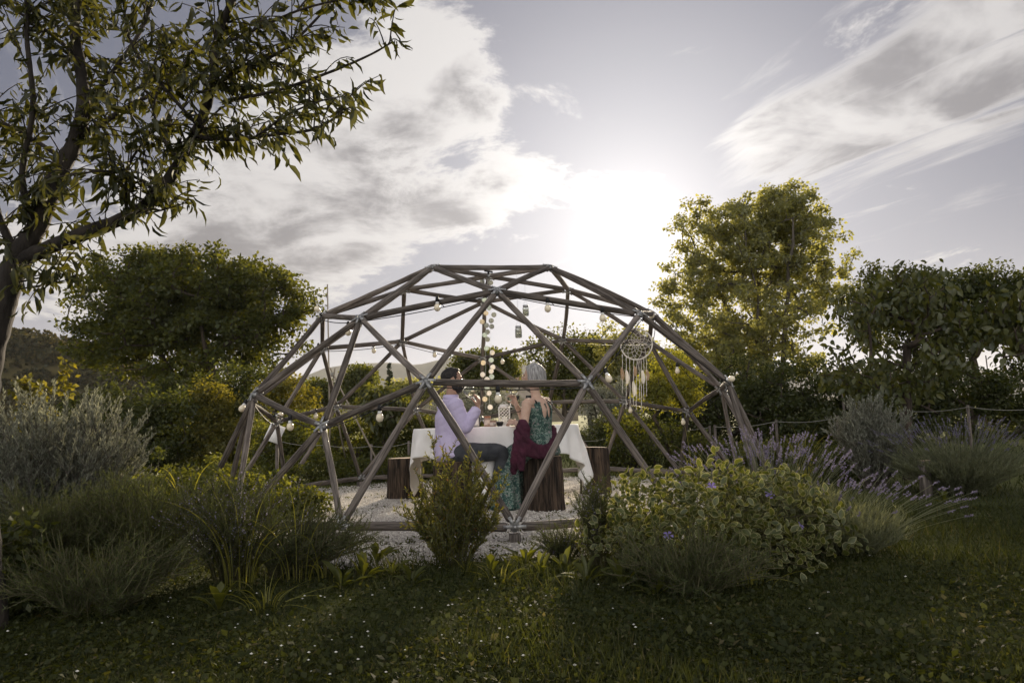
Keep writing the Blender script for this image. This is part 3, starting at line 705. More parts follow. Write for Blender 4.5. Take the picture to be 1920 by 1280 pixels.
# hill scrub seen on the left hill
rs = np.random.default_rng(5)
n = 1500
hx = rs.uniform(-170, -48, n); hy = rs.uniform(112, 148, n)
hill = bpy.data.objects['wooded_hill']
hv = np.array([v.co for v in hill.data.vertices]).reshape(14, 160, 3)
rowy = hv[:, 0, 1]
ri = np.clip(np.searchsorted(rowy, hy), 1, 13)
def hz(r_, x_): return np.array([np.interp(b, hv[a, :, 0], hv[a, :, 2]) for a, b in zip(r_, x_)])
f_ = (hy - rowy[ri - 1]) / (rowy[ri] - rowy[ri - 1])
hzv = hz(ri - 1, hx) * (1 - f_) + hz(ri, hx) * f_
mb = MB(); nl = 40
cp_ = np.repeat(np.stack([hx, hy, hzv + 0.3], -1), nl, 0); rad = np.repeat(0.6 + 1.1 * rs.random(n), nl)
off = rand_dirs(n * nl, rs) * rad[:, None] * np.array([1, 1, .8]); off[:, 2] = np.abs(off[:, 2])
inst(mb, *LEAF4, cp_ + off, frames(nrmz(off) + rand_dirs(n * nl, rs), rand_dirs(n * nl, rs)), np.full(n * nl, 0.75))
M['scrub'] = leafmat('hill_scrub', (0.016, 0.021, 0.008), (0.060, 0.055, 0.018), (2.2, 1.7, 0.5), 0.3)
tag(mb.build('hillside_scrub', M['scrub']), 'dense scrub covering the hillside beyond the silver bush', 'scrub', kind='stuff')
# ------------------------------------------------------------------ near planting
def project(P):
    P = np.asarray(P, float) - np.array([0, 0, CAMH])
    f_ = P @ np.array(FW); x_ = P @ np.array(RT); u_ = P @ np.array(UP)
    return np.stack([960 + FPX * x_ / f_, 640 - FPX * u_ / f_, f_], -1)
def split_leaves(root, base, tmpl, mats, pos, fr, sc, nbig=300, stuff_name='foliage', seed=3, part='leaf', label=None):
    """the leaves that show largest become parts, the rest one joined part"""
    pp = project(pos); vis = (pp[:, 0] > -20) & (pp[:, 0] < 1940) & (pp[:, 1] > -20) & (pp[:, 1] < 1300)
    score = np.where(vis, sc[:, 1] / pp[:, 2], 0) * (0.4 + np.abs(fr[:, :, 2] @ np.array([0, -1.0, 0])))
    big = np.argsort(-score)[:nbig]; rest = np.setdiff1d(np.arange(len(pos)), big)
    mb = MB(); inst(mb, tmpl[0], tmpl[1], pos[rest], fr[rest], sc[rest], tmpl[2] if len(tmpl) > 2 else 0)
    tag(mb.build(stuff_name, mats, root, loc=base), kind='stuff')
    one = MB(); inst(one, tmpl[0], tmpl[1], np.zeros((1, 3)), np.eye(3)[None], np.ones((1, 3)), tmpl[2] if len(tmpl) > 2 else 0)
    me = one.mesh(part, mats)
    for i in big:
        o = bpy.data.objects.new(part, me); COL.objects.link(o); o.parent = root
        m4 = Matrix([[*(fr[i, r_] * sc[i]), pos[i, r_] - base[r_]] for r_ in range(3)] + [[0, 0, 0, 1]])
        o.matrix_local = m4
# ---- almond tree overhead on the left
Ya = 3.15
al = floor_at(-20, Ya); al = np.array([al.x, Ya, 0.0])
root = empty('almond_tree', al, 'near almond tree with long narrow leaves, leaning dark trunk and overhanging branches', 'tree')
BR = [  # (points px, Y start, Y end, radius px start, end)
 ([(-16, 1420), (-20, 1150), (-42, 900), (-26, 700), (6, 570), (30, 485)], 3.15, 3.15, 30, 21),
 ([(30, 485), (70, 425), (108, 330), (140, 268), (156, 200), (150, 120), (140, 40), (146, -80)], 3.15, 3.3, 20, 7),
 ([(34, 490), (120, 452), (225, 412), (290, 372), (340, 300), (376, 230), (400, 150), (406, 80), (440, -10), (470, -80)], 3.15, 2.9, 15, 5),
 ([(146, 258), (200, 226), (252, 194), (310, 160), (360, 100)], 3.2, 3.4, 7, 3),
 ([(372, 258), (440, 262), (520, 252), (590, 242), (645, 210)], 3.0, 2.85, 5, 2),
 ([(395, 165), (455, 130), (530, 95), (590, 40), (640, -20)], 2.95, 3.1, 5, 2),
 ([(420, 190), (520, 170), (620, 135), (690, 105), (735, 80)], 2.95, 2.75, 4, 1.6),
 ([(30, 480), (-5, 400), (-30, 330), (-60, 240)], 3.15, 3.0, 8, 4),
 ([(62, 440), (42, 330), (62, 200), (50, 60), (60, -60)], 3.15, 2.9, 7, 3),
 ([(156, 200), (220, 125), (272, 40), (300, -60)], 3.25, 3.5, 6, 3),
 ([(238, 405), (236, 345), (246, 300), (290, 240)], 3.05, 2.9, 4, 2),
 ([(22, 532), (70, 522), (130, 512)], 3.15, 3.05, 2.2, 1.2), ([(20, 545), (75, 535), (140, 522)], 3.15, 3.0, 1.8, 1.2),
 ([(120, 300), (60, 260), (0, 230), (-50, 200)], 3.2, 3.3, 5, 2), ([(150, 110), (90, 60), (30, 20), (-30, -20)], 3.3, 3.2, 5, 2),
 ([(300, 365), (250, 330), (190, 320), (140, 330)], 3.0, 2.8, 3, 1.5), ([(340, 305), (300, 250), (290, 190), (320, 120)], 3.0, 3.2, 4, 2),
 ([(404, 90), (470, 60), (560, 20), (640, 0), (700, -10)], 2.9, 2.75, 3.5, 1.5), ([(480, 256), (540, 215), (600, 190), (650, 180)], 2.9, 2.8, 2.5, 1.2),
 ([(376, 240), (330, 190), (250, 90), (230, 0)], 2.95, 2.75, 4, 2), ([(250, 405), (300, 395), (350, 380)], 3.05, 2.95, 2.5, 1.2)]
mb = MB(); rs = np.random.default_rng(21)
tw_p = []; tw_d = []; CR = []
for bi, (pts, y0, y1, r0, r1) in enumerate(BR):
    n = len(pts); P = [np.array(at(px, py, y0 + (y1 - y0) * k_ / (n - 1))) for k_, (px, py) in enumerate(pts)]
    S = spline(P, 8 * n)
    rad = np.linspace(r0, r1, len(S)) * y0 / FPX * (1 + 0.05 * rs.standard_normal(len(S)))
    if bi == 0:
        S[0][2] = -0.1
    tube(mb, S, rad, 8 if r0 > 6 else 5)
    CR.append((S, bi))
# leafy twigs
def env_ok(px, py):   # the crown's lower outline
    xs = np.array([-200, 20, 150, 250, 330, 380, 420, 520, 600, 650, 700, 745, 760]); ys = np.array([620, 600, 520, 470, 445, 370, 300, 300, 280, 240, 200, 150, 60])
    return py < np.interp(px, xs, ys) and px < 745
twigs = []
for S, bi in CR:
    if bi == 0: continue
    L = np.linalg.norm(np.diff(S, axis=0), axis=1).sum()
    lead = S[-1] - S[-4]
    nt = int(L * 30) + 3
    for k_ in range(nt):
        f_ = rs.random() ** 0.8 * 0.93 + 0.07 if bi in (1, 2) else rs.random()
        if bi in (1, 2) and f_ < 0.25 and rs.random() < 0.6: continue
        p = S[min(len(S) - 1, int(f_ * len(S)))]
        d = rand_dirs(1, rs)[0] + np.array([0.25, -0.1, 0.15]) + 0.7 * nrmz(lead)
        d = nrmz(d); ln = rs.uniform(0.14, 0.40)
        tip = p + d * ln
        q = project(tip[None])[0]
        if not env_ok(q[0], q[1]): continue
        twigs.append((p, tip, ln))
    twigs.append((S[-3], S[-1] + nrmz(lead) * 0.05, 0.2))
lp, ld, ln_ = [], [], []
for p, tip, ln in twigs:
    c = bez(p, (p + tip) / 2 + np.array([0, 0, 0.04]), tip - np.array([0, 0, 0.04]), 6)
    tube(mb, c, np.linspace(0.0035, 0.0015, 6), 4, cap=False)
    m_ = int(5 + ln * 24)
    for k_ in range(m_):
        f_ = 0.15 + 0.85 * k_ / m_; a = c[min(5, int(f_ * 5.99))]
        lp.append(a + rs.standard_normal(3) * 0.008)
        ld.append(nrmz(rand_dirs(1, rs)[0] * 0.62 + nrmz(tip - p) * 0.5 + np.array([0, 0, -0.85])))
        ln_.append(rs.uniform(0.040, 0.098))
mb.build('trunk', M['almondbark'], root, smooth=True, loc=al)
lp = np.array(lp); ld = np.array(ld); ln_ = np.array(ln_)
fr = frames(ld, rand_dirs(len(lp), rs) + np.array([0, 0, 0.3]))
split_leaves(root, al, (LANCE[0], LANCE[1]), GRN['almond'], lp, fr, np.stack([ln_ * 0.25, ln_, ln_], -1), 300, 'foliage')

# ---- stems-and-leaves plants
def shoots(base, n, H, spread, rs, curve=0.3, az=None, pts=7, hvar=0.35, bend=None):
    """upright or arching stems from a base; returns list of polylines"""
    out = []
    for k_ in range(n):
        a = rs.uniform(0, 2 * PI) if az is None else rs.normal(az[0], az[1])
        r_ = spread * math.sqrt(rs.random()); h_ = H * (1 - hvar * rs.random()) * (1 - 0.25 * (r_ / max(spread, 1e-6)) ** 2)
        b0 = np.array(base) + np.array([math.cos(a), math.sin(a), 0]) * r_ * 0.25 + np.array([0, 0, -0.01])
        tip = np.array(base) + np.array([math.cos(a) * r_, math.sin(a) * r_, h_])
        mid = b0 + (tip - b0) * 0.5 + np.array([-math.cos(a) * r_ * curve, -math.sin(a) * r_ * curve, h_ * curve * 0.6])
        c = bez(b0, mid, tip, pts)
        if bend is not None: c = c + np.linspace(0, 1, pts)[:, None] ** 2 * np.array(bend)
        out.append(c)
    return out
def leafy(stems, step, L, rs, ang=0.8, lo=0.15, up=0.2):
    """leaf positions and directions along stems"""
    P, Dv, T = [], [], []
    for c in stems:
        seg = np.linalg.norm(np.diff(c, axis=0), axis=1).sum(); n = max(3, int(seg / step))
        t = lo + (1 - lo) * (np.arange(n) + rs.random(n) * 0.5) / n
        q = np.clip(t, 0, 1) * (len(c) - 1); i = np.minimum(q.astype(int), len(c) - 2); f_ = (q - i)[:, None]
        p = c[i] * (1 - f_) + c[i + 1] * f_; tg = nrmz(c[i + 1] - c[i])
        P.append(p); T.append(t); Dv.append(nrmz(tg * (1 - ang * 0.6) + rand_dirs(n, rs) * ang + np.array([0, 0, up])))
    return np.concatenate(P), np.concatenate(Dv), np.concatenate(T)
def stem_plant(name, label, cat, base, stems, step, leaf, mtl, rs, ang=0.8, lo=0.15, up=0.2, stem_r=0.0022, tmpl=LEAF4, group=None, stem_mat='stem', extra=None):
    root = empty(name, base, label, cat, group)
    mb = MB()
    for c in stems: tube(mb, c, np.linspace(stem_r, stem_r * 0.45, len(c)), 4, cap=False)
    mb.build('stems', M[stem_mat], root, smooth=True, loc=base)
    p, d, t_ = leafy(stems, step, leaf[0], rs, ang, lo, up)
    L = leaf[0] * (0.6 + 0.7 * rs.random(len(p)))
    mb = MB(); inst(mb, tmpl[0], tmpl[1], p, frames(d, rand_dirs(len(p), rs) + np.array([0, 0, 0.6])), np.stack([L * leaf[1] / leaf[0], L, L], -1))
    mb.build('foliage', GRN[mtl], root, loc=base)
    return root
def side_shoots(stems, n, ln, rs, lo=0.25, up=0.6):
    out = []
    for c in stems:
        for k_ in range(n):
            t = lo + (0.97 - lo) * rs.random(); i = int(t * (len(c) - 1)); p = c[i]; tg = nrmz(c[min(i + 1, len(c) - 1)] - c[i] + 1e-6)
            d = nrmz(tg * 0.8 + rand_dirs(1, rs)[0] * 0.75 + np.array([0, 0, up * 0.5])); q = p + d * ln * rs.uniform(0.5, 1.1)
            out.append(bez(p, (p + q) / 2 + rs.standard_normal(3) * 0.01, q + np.array([0, 0, up * 0.03]), 5))
    return out
rs = np.random.default_rng(31)
# central shrub
b0 = np.array(ground(852, 1062))
S = shoots(b0, 42, 0.70, 0.28, rs, 0.06, hvar=0.62)
S += [bez(b0, np.array(at(830, 930, b0[1])), np.array(at(806, 808, b0[1] + 0.05)), 8), bez(b0, np.array(at(840, 940, b0[1])), np.array(at(830, 835, b0[1])), 8),
      bez(b0, np.array(at(880, 950, b0[1])), np.array(at(900, 850, b0[1])), 8), bez(b0, np.array(at(890, 960, b0[1])), np.array(at(932, 895, b0[1])), 8), bez(b0, np.array(at(810, 1000, b0[1])), np.array(at(752, 985, b0[1])), 8),
      bez(b0, np.array(at(800, 1020, b0[1])), np.array(at(770, 925, b0[1])), 8), bez(b0, np.array(at(880, 1000, b0[1])), np.array(at(952, 905, b0[1])), 8)]
S2 = S + side_shoots(S, 8, 0.13, rs)
stem_plant('upright_shrub', 'young upright shrub with small glossy leaves in front of the seated man', 'shrub', b0, S2, 0.0062, (0.026, 0.0085), 'shrub', rs, 0.75, 0.12, 0.25, 0.0028)
# rosemary
def rosemary(label, px, py, n, H, spread, az=None, seed=1, bend=None, side=6, flowers=False):
    rs = np.random.default_rng(seed); b0 = np.array(ground(px, py))
    S = shoots(b0, n, H, spread, rs, 0.25, az=az, bend=bend, hvar=0.45); S2 = S + side_shoots(S, side, 0.14, rs, 0.2)
    r = stem_plant('rosemary_bush', label, 'rosemary', b0, S2, 0.0045, (0.024, 0.0030), 'rosemary', rs, 0.75, 0.1, 0.2, 0.0026, tmpl=NEEDLE)
    if flowers:
        p, d, _ = leafy([s for s in S2 if rs.random() < 0.35], 0.03, 0.01, rs, 1.0, 0.5)
        mb = MB(); inst(mb, *LEAF4, p, frames(d, rand_dirs(len(p), rs)), np.full(len(p), 0.011)); mb.build('flowers', GRN['lavfl'], r, loc=b0)
    return r
rosemary('bushy rosemary between the silver bush and the dome corner', 275, 1085, 110, 0.66, 0.50, seed=41, side=8)
rosemary('dark rosemary bush filling the space in front of the dome corner post', 440, 1085, 110, 0.60, 0.46, seed=42, flowers=True, side=8)
rosemary('rosemary with branches arching over the gravel edge', 545, 1085, 85, 0.34, 0.36, seed=43, bend=(0.18, 0.02, 0.0), side=8)
rosemary('low rosemary at the edge of the lawn beside the almond trunk', 90, 1100, 110, 0.60, 0.52, seed=44, side=8)
rosemary('slim rosemary with blue flowers beside the variegated periwinkle', 1122, 1062, 34, 0.52, 0.15, seed=45, flowers=True)
rosemary('small dark rosemary cushion touching the front gravel edge', 1060, 1045, 30, 0.12, 0.20, seed=46, flowers=True)
rosemary('spreading rosemary in front of the almond trunk, low on the lawn', 180, 1150, 70, 0.34, 0.50, seed=47, side=8)
rosemary('low spreading rosemary below the periwinkle mound', 1300, 1110, 70, 0.26, 0.48, seed=48, side=6)
# silver bushes
def silver(label, px, Y, n, H, spread, seed, step=0.007, leaf=(0.028, 0.0065), side=7):
    rs = np.random.default_rng(seed); b0 = np.array(floor_at(px, Y))
    S = shoots(b0, n, H, spread, rs, 0.08, hvar=0.4); S2 = S + side_shoots(S, side, 0.16, rs, 0.25)
    return stem_plant('silver_bush', label, 'bush', b0, S2, step, leaf, 'grey', rs, 0.55, 0.18, 0.35, 0.0028, stem_mat='bark2')
silver('large silver-grey upright bush at the side of the almond trunk', 95, 5.0, 230, 1.24, 0.68, 51, 0.007, (0.030, 0.0085), 9)
silver('silver-grey upright bush behind the lavender, beside the persimmon trunk', 1630, 7.6, 130, 1.08, 0.42, 52, 0.010, (0.036, 0.011), 8)
# lavender
def lavender(label, px, Y, n, H, spread, seed, nfl, flen, lean=(0, 0)):
    rs = np.random.default_rng(seed); b0 = np.array(floor_at(px, Y))
    root = empty('lavender_bush', b0, label, 'lavender')
    S = shoots(b0, n, H * 0.62, spread, rs, 0.1, hvar=0.35)
    fl = shoots(b0, nfl, H, spread * 1.18, rs, 0.12, hvar=0.30, pts=8)
    for c in fl: c += (np.linspace(0, 1, 8)[:, None] ** 2) * (np.array([lean[0], lean[1], 0]) + rs.standard_normal(3) * np.array([0.05, 0.05, 0.01]))
    mb = MB()
    for c in fl: tube(mb, c, np.linspace(0.0018, 0.0012, len(c)) * (1.5 if Y > 6 else 1), 4, cap=False)
    mb.build('flower_stems', GRN['lav'], root, loc=b0)
    p, d, _ = leafy(S + side_shoots(S, 4, 0.10, rs), 0.006, 0.03, rs, 0.5, 0.1, 0.5)
    L = 0.032 * (0.6 + 0.7 * rs.random(len(p)))
    mb = MB(); inst(mb, *NEEDLE, p, frames(d, rand_dirs(len(p), rs)), np.stack([np.full(len(p), 0.0042 * (1.6 if Y > 6 else 1)), L, L], -1)); mb.build('foliage', GRN['lav'], root, loc=b0)
    mb = MB()
    for c in fl:
        tg = nrmz(c[-1] - c[-2]); m_ = 26
        q = c[-1] + tg * (rs.random((m_, 1)) - 0.15) * flen; dd = nrmz(tg + rand_dirs(m_, rs) * 0.9)
        inst(mb, *LEAF4, q, frames(dd, rand_dirs(m_, rs)), np.stack([np.full(m_, 0.006), np.full(m_, 0.011), np.full(m_, 0.01)], -1))
    mb.build('flower_spikes', GRN['lavfl'], root, loc=b0)
    return root
lavender('tall lavender with pale flower spikes behind the variegated periwinkle', 1425, 4.4, 320, 0.74, 0.46, 61, 230, 0.05)
lavender('lavender spilling sideways over the lawn edge from the periwinkle mound', 1575, 4.15, 150, 0.46, 0.36, 62, 80, 0.04, (0.16, -0.05))
lavender('wide lavender cushion behind the short wooden stake', 1785, 7.0, 420, 0.74, 0.66, 63, 300, 0.055)
# periwinkle with cream leaf margins
def vein_leaf():
    out_ = np.array([[0, 0], [-.30, .18], [-.48, .42], [-.36, .74], [0, 1], [.36, .74], [.48, .42], [.30, .18]])
    inn = np.array([[0, .05], [-.22, .21], [-.38, .42], [-.27, .70], [0, .90], [.27, .70], [.38, .42], [.22, .21]])
    zc = lambda q: 0.22 * np.abs(q[:, 0]) - 0.10 * q[:, 1] ** 2
    V = np.vstack([np.c_[out_, zc(out_)], np.c_[inn, zc(inn)], [[0, .45, -0.02]]])
    j = np.arange(8); k_ = (j + 1) % 8
    return V, [np.stack([j, k_, 8 + k_, 8 + j], -1)[:, ::-1], np.stack([8 + j, 8 + k_, np.full(8, 16)], -1)[:, ::-1]], [1, 0]
rs = np.random.default_rng(71)
pb = np.array(ground(1345, 1060)); pb[1] = 4.0; pb[2] = 0
root = empty('periwinkle', pb, 'mound of variegated periwinkle with cream-edged leaves and violet flowers', 'plant')
n = 3200
dirs = rand_dirs(n * 3, rs); dirs = dirs[dirs[:, 2] > -0.1][:n]; n = len(dirs)
kx = 4.0 / FPX
ctrs = np.array([[*at(1230, 1000, 3.95)], [*at(1340, 985, 3.95)], [*at(1450, 1000, 3.95)], [*at(1150, 1020, 3.95)], [*at(1540, 1020, 4.05)], [*at(1300, 1030, 3.75)], [*at(1430, 1050, 3.75)]])
rads = np.array([[.30, .30, .34], [.33, .34, .38], [.30, .30, .33], [.18, .2, .2], [.20, .22, .24], [.36, .22, .24], [.28, .22, .2]])
w_ = rads.prod(1) ** 0.66; ck = rs.choice(len(ctrs), n, p=w_ / w_.sum())
ctrs[:, 2] = np.minimum(ctrs[:, 2], 0.17)
lump = 0.20 * np.sin(9 * dirs[:, 0] + 5 * ck) * np.sin(8 * dirs[:, 2] + 3 * ck) * np.sin(7 * dirs[:, 1] + ck)
pos = ctrs[ck] + dirs * rads[ck] * (0.76 + 0.34 * rs.random((n, 1)) + lump[:, None])
keep = (pos[:, 2] > 0.02); pos = pos[keep]; dirs = dirs[keep]; n = len(pos)
ld = nrmz(dirs * 0.35 + rand_dirs(n, rs) * 0.9 + np.array([0, -0.1, 0.1])); L = 0.028 + 0.034 * rs.random(n)
fr = frames(ld, dirs * 0.5 + rand_dirs(n, rs) * 0.8 + np.array([0, 0, 0.35]))
VL = vein_leaf()
split_leaves(root, pb, VL, [GRN['peri'], GRN['perim']], pos, fr, np.stack([L * 0.62, L, L], -1), 300, 'foliage')
mb = MB()
for k_ in range(90):
    a = ctrs[rs.integers(0, len(ctrs))].copy(); a[2] = 0.0; q = pos[rs.integers(0, n)]
    tube(mb, bez(a + (q - a) * 0.2 * np.array([1, 1, 0]), (a + q) / 2 + np.array([0, 0, 0.15]), q, 7), 0.0018, 4, cap=False)
mb.build('stems', M['stem'], root, loc=pb)
pet = np.array([[0, 0.08, 0], [-0.22, 0.5, 0.06], [-0.34, 0.95, 0.0], [0.30, 1.0, 0.0], [0.24, 0.5, 0.06]])
for px, py, Y in ((1277, 902, 3.95), (1334, 911, 3.85), (1443, 926, 3.8), (1253, 1003, 3.62), (1262, 905, 4.0), (1500, 985, 3.8)):
    c = at(px, py, Y); mb = MB(); ax = nrmz(np.array([rs.normal(0, .4), -0.8, 0.7]))
    u = nrmz(np.cross(ax, [0, 0, 1])); v = np.cross(ax, u)
    for k_ in range(5):
        a = 2 * PI * k_ / 5 + 0.4; d = u * math.cos(a) + v * math.sin(a)
        inst(mb, pet, [np.array([[0, 4, 3, 2, 1]])], np.array([c]), frames(d[None], ax[None]), np.full(1, 0.026))
    lathe(mb, [(0.0, -0.02), (0.003, -0.018), (0.005, 0.003), (0.0, 0.004)], c, 6, 0, ax)
    mb.build('flower', GRN['petal'], root, loc=c)
# dandelion-like weeds
def weed(label, px, py, nl, L, seed, wid=0.26):
    rs = np.random.default_rng(seed); b0 = np.array(ground(px, py)); root = empty('broadleaf_weed', b0, label, 'weed')
    me = MB()
    tv = np.array([[0, 0, 0], [-.12, .2, .10], [.12, .2, .10], [-.5, .55, .20], [.5, .55, .20], [-.42, .8, .16], [.42, .8, .16], [0, 1, .05], [0, .2, .07], [0, .55, .14], [0, .8, .12]])
    tf = [np.array([[0, 8, 1], [0, 2, 8], [5, 10, 7], [10, 6, 7]]), np.array([[1, 8, 9, 3], [8, 2, 4, 9], [3, 9, 10, 5], [9, 4, 6, 10]])]
    me.add(tv, tf[0]); me.f.append((tf[1], 0)); leafm = me.mesh('leaf', GRN['weed'])
    for k_ in range(nl):
        a = 2 * PI * k_ / nl * 1.618 * 2 + rs.random(); e = rs.uniform(0.1, 1.3)
        d = np.array([math.cos(a) * math.cos(e), math.sin(a) * math.cos(e), math.sin(e)]); f_ = frames(d[None], np.array([[0, 0, 1.0]]))[0]
        l_ = L * rs.uniform(0.35, 1.15); s_ = np.array([l_ * wid * rs.uniform(.6, 1.3), l_, l_ * 0.9])
        o = bpy.data.objects.new('leaf', leafm); COL.objects.link(o); o.parent = root
        o.matrix_local = Matrix([[*(f_[r_] * s_), 0.01 * d[r_] + (0.005 if r_ == 2 else 0)] for r_ in range(3)] + [[0, 0, 0, 1]])
for i, (px, py, nl, L, lb) in enumerate([
    (705, 1058, 16, 0.15, 'leafy weed growing out of the gravel at the foot of the arching rosemary'), (640, 1105, 14, 0.16, 'broad-leaved weed in the shade below the arching rosemary'),
    (985, 1062, 16, 0.15, 'bright weed rosette in front of the front base post of the dome'), (1060, 1078, 18, 0.13, 'sunlit weed rosette below the small dark rosemary cushion'),
    (1165, 1105, 14, 0.17, 'large-leaved weed at the front foot of the variegated periwinkle'), (920, 1085, 14, 0.13, 'weed with upright leaves beside the foot of the upright shrub'),
    (770, 1100, 12, 0.12, 'low weed where the lawn meets the gravel beside the upright shrub'), (1650, 1000, 12, 0.11, 'yellow-leaved weed at the end of the spilling lavender'), (1770, 945, 14, 0.12, 'weed tuft at the foot of the wooden stake'), (410, 1150, 12, 0.14, 'dark weed at the lawn edge in front of the dark rosemary'),
    (735, 1085, 13, 0.12, 'upright weed in front of the gravel between the arching rosemary and the upright shrub'), (1015, 1085, 14, 0.12, 'leafy weed on the lawn edge in front of the base post weed rosette'), (955, 1075, 12, 0.11, 'small weed between the upright shrub weed and the base post'), (1100, 1095, 14, 0.14, 'weed clump at the foot of the slim rosemary'), (680, 1090, 14, 0.15, 'weed clump under the tips of the arching rosemary'), (1230, 1120, 12, 0.13, 'weed clump in front of the periwinkle stems')]):
    weed(lb, px, py, nl, L, 200 + i)
# tall arching grass tufts
def tuft(label, px, Y, n, H, spread, seed, mtl='grassy', wid=0.007):
    rs = np.random.default_rng(seed); b0 = np.array(floor_at(px, Y)); root = empty('grass_tuft', b0, label, 'grass tuft')
    S = shoots(b0, n, H, spread, rs, 0.35, hvar=0.6, pts=9); mb = MB()
    for c in S:
        a = rs.uniform(0, 2 * PI); k_ = np.linspace(0, 1, 9)
        out_ = nrmz(np.array([c[-1][0] - b0[0], c[-1][1] - b0[1], 0]) + 1e-4)
        c = c + (k_[:, None] ** 3) * (out_ * 0.12 * H / 0.6 + np.array([0, 0, -rs.uniform(0.0, 0.22) * H]))
        s_ = nrmz(np.cross(out_, [0, 0, 1.0]) + rs.standard_normal(3) * 0.3); w = wid * (1 - k_ ** 2.2) * rs.uniform(0.6, 1.2) + 0.0006
        V = np.concatenate([c - s_ * w[:, None] / 2, c + s_ * w[:, None] / 2]); i = np.arange(8)
        mb.add(V, np.stack([i, i + 1, i + 10, i + 9], -1))
    mb.build('blades', GRN[mtl], root, loc=b0)
for i, (px, Y, n, H, sp_, lb) in enumerate([
    (455, 3.75, 18, 0.74, 0.34, 'tall arching yellow grass in front of the left dome corner'), (560, 3.85, 16, 0.62, 0.32, 'arching grass growing through the dark rosemary'),
    (610, 3.9, 12, 0.48, 0.28, 'thin arching grass by the left front dome post'), (1130, 4.6, 22, 0.55, 0.22, 'tall grass between the stump seat and the periwinkle'), (1185, 4.7, 22, 0.62, 0.22, 'tall green grass in front of the right leaning strut'),
    (1290, 8.6, 14, 0.9, 0.3, 'tall bending grass behind the doorway of the dome'), (1500, 9.4, 22, 1.0, 0.5, 'tall bending grass along the rope fence'), (350, 6.0, 36, 0.75, 0.6, 'tall grass behind the bushy rosemary'), (870, 3.95, 14, 0.22, 0.14, 'short grass at the foot of the upright shrub'), (930, 3.7, 22, 0.18, 0.22, 'short tufty grass on the lawn edge below the weeds'), (1390, 3.45, 26, 0.24, 0.35, 'shaded grass in front of the periwinkle mound'), (500, 3.3, 26, 0.22, 0.3, 'shaded grass in front of the dark rosemary')]):
    tuft(lb, px, Y, n, H, sp_, 300 + i, wid=0.0075 if Y < 6 else 0.012)
# low leafy ground cover, several mounds left of the dome and behind it
for i, (px, Y, w, h, n, lb, mt) in enumerate([
    (330, 6.4, 0.75, 0.50, 9000, 'trailing leafy mound behind the bushy rosemary', 'mid'), (500, 6.6, 0.55, 0.42, 6000, 'leafy mound against the left base beam of the dome', 'mid'), (620, 11.0, 0.9, 0.55, 7000, 'leafy mound behind the back base beam of the dome', 'mid'), (420, 8.6, 1.0, 0.6, 8000, 'leafy mound at the foot of the white garden sign', 'mid'),
    (760, 11.1, 0.7, 0.45, 5000, 'leafy mound behind the empty stump', 'mid'), (150, 8.5, 1.3, 0.75, 9000, 'dark leafy mound behind the silver bush', 'dark'), (1180, 4.25, 0.16, 0.30, 1500, 'small leafy plant at the side of the slim rosemary', 'weed'), (1560, 8.8, 0.5, 0.5, 4000, 'dark leafy mound behind the tall silver bush', 'dark'), (-40, 3.4, 0.35, 0.5, 3500, 'dark leafy shrub beside the almond trunk', 'dark')]):
    g0 = floor_at(px, Y)
    tree('leafy_mound', lb, 'plant', g0, [(g0.x, g0.y, g0.z + h * 0.4, w, w * 0.7, h * 0.55), (g0.x + w * .4, g0.y, g0.z + h * 0.25, w * .7, w * 0.6, h * 0.4)], 90, n, (0.042, 0.026), mt, 'stem', 0.012, 5, 0.10, 400 + i, spread=1.0, stem_top=0.5, tip_r=0.002)
# persimmon tree with big drooping leaves
rs = np.random.default_rng(81)
Yk = 8.6
kb = np.array(floor_at(1690, Yk)); root = empty('persimmon_tree', kb, 'small persimmon tree with big drooping glossy leaves behind the silver bush', 'tree')
ells = [ellpx(1625, 590, 75, 55, Yk), ellpx(1720, 560, 85, 60, Yk), ellpx(1600, 690, 70, 60, Yk), ellpx(1730, 680, 90, 70, Yk), ellpx(1780, 610, 55, 60, Yk), ellpx(1650, 740, 80, 40, Yk), ellpx(1690, 520, 45, 25, Yk)]
cl = sample_ells(ells, 150, rs, 2.6)
st = [bez(kb, kb + np.array([0.05, 0, 0.6]), np.array(at(1700, 650, Yk)), 9)]
paths, _ = skeleton(kb, st, cl, rs, 0.055, 0.004)
mb = MB()
for P, r in paths: tube(mb, P, r, 6, cap=False)
mb.build('trunk', M['bark'], root, smooth=True, loc=kb)
k_ = np.repeat(np.arange(150), 18); n = len(k_)
pos = cl[k_] + rs.standard_normal((n, 3)) * 0.075
ld = nrmz(rand_dirs(n, rs) * 0.75 + np.array([0, -0.05, -0.7])); L = rs.uniform(0.065, 0.125, n)
BIG = (np.array([[0, 0, 0], [-.42, .28, .08], [.42, .28, .08], [-.45, .6, .02], [.45, .6, .02], [0, 1, -.22], [0, .28, -.02], [0, .6, -.07]]), [np.array([[0, 6, 1], [0, 2, 6], [3, 7, 5], [7, 4, 5]]), np.array([[1, 6, 7, 3], [6, 2, 4, 7]])])
split_leaves(root, kb, BIG, GRN['persim'], pos, frames(ld, rand_dirs(n, rs) + np.array([0, -0.4, 0.6])), np.stack([L * 0.55, L, L], -1), 300, 'foliage')
# a second persimmon at the edge
k2 = np.array(floor_at(1960, 8.2))
tree('persimmon_tree', 'second broad-leaved persimmon leaning in at the far end of the hedge', 'tree', k2, [ellpx(1890, 570, 50, 40, 8.2), ellpx(1950, 620, 70, 80, 8.2), ellpx(1870, 640, 40, 50, 8.2)], 60, 900, (0.115, 0.065), 'persim', 'bark', 0.05, 1, 0.13, 83, tmpl=BIG, droop=0.8)

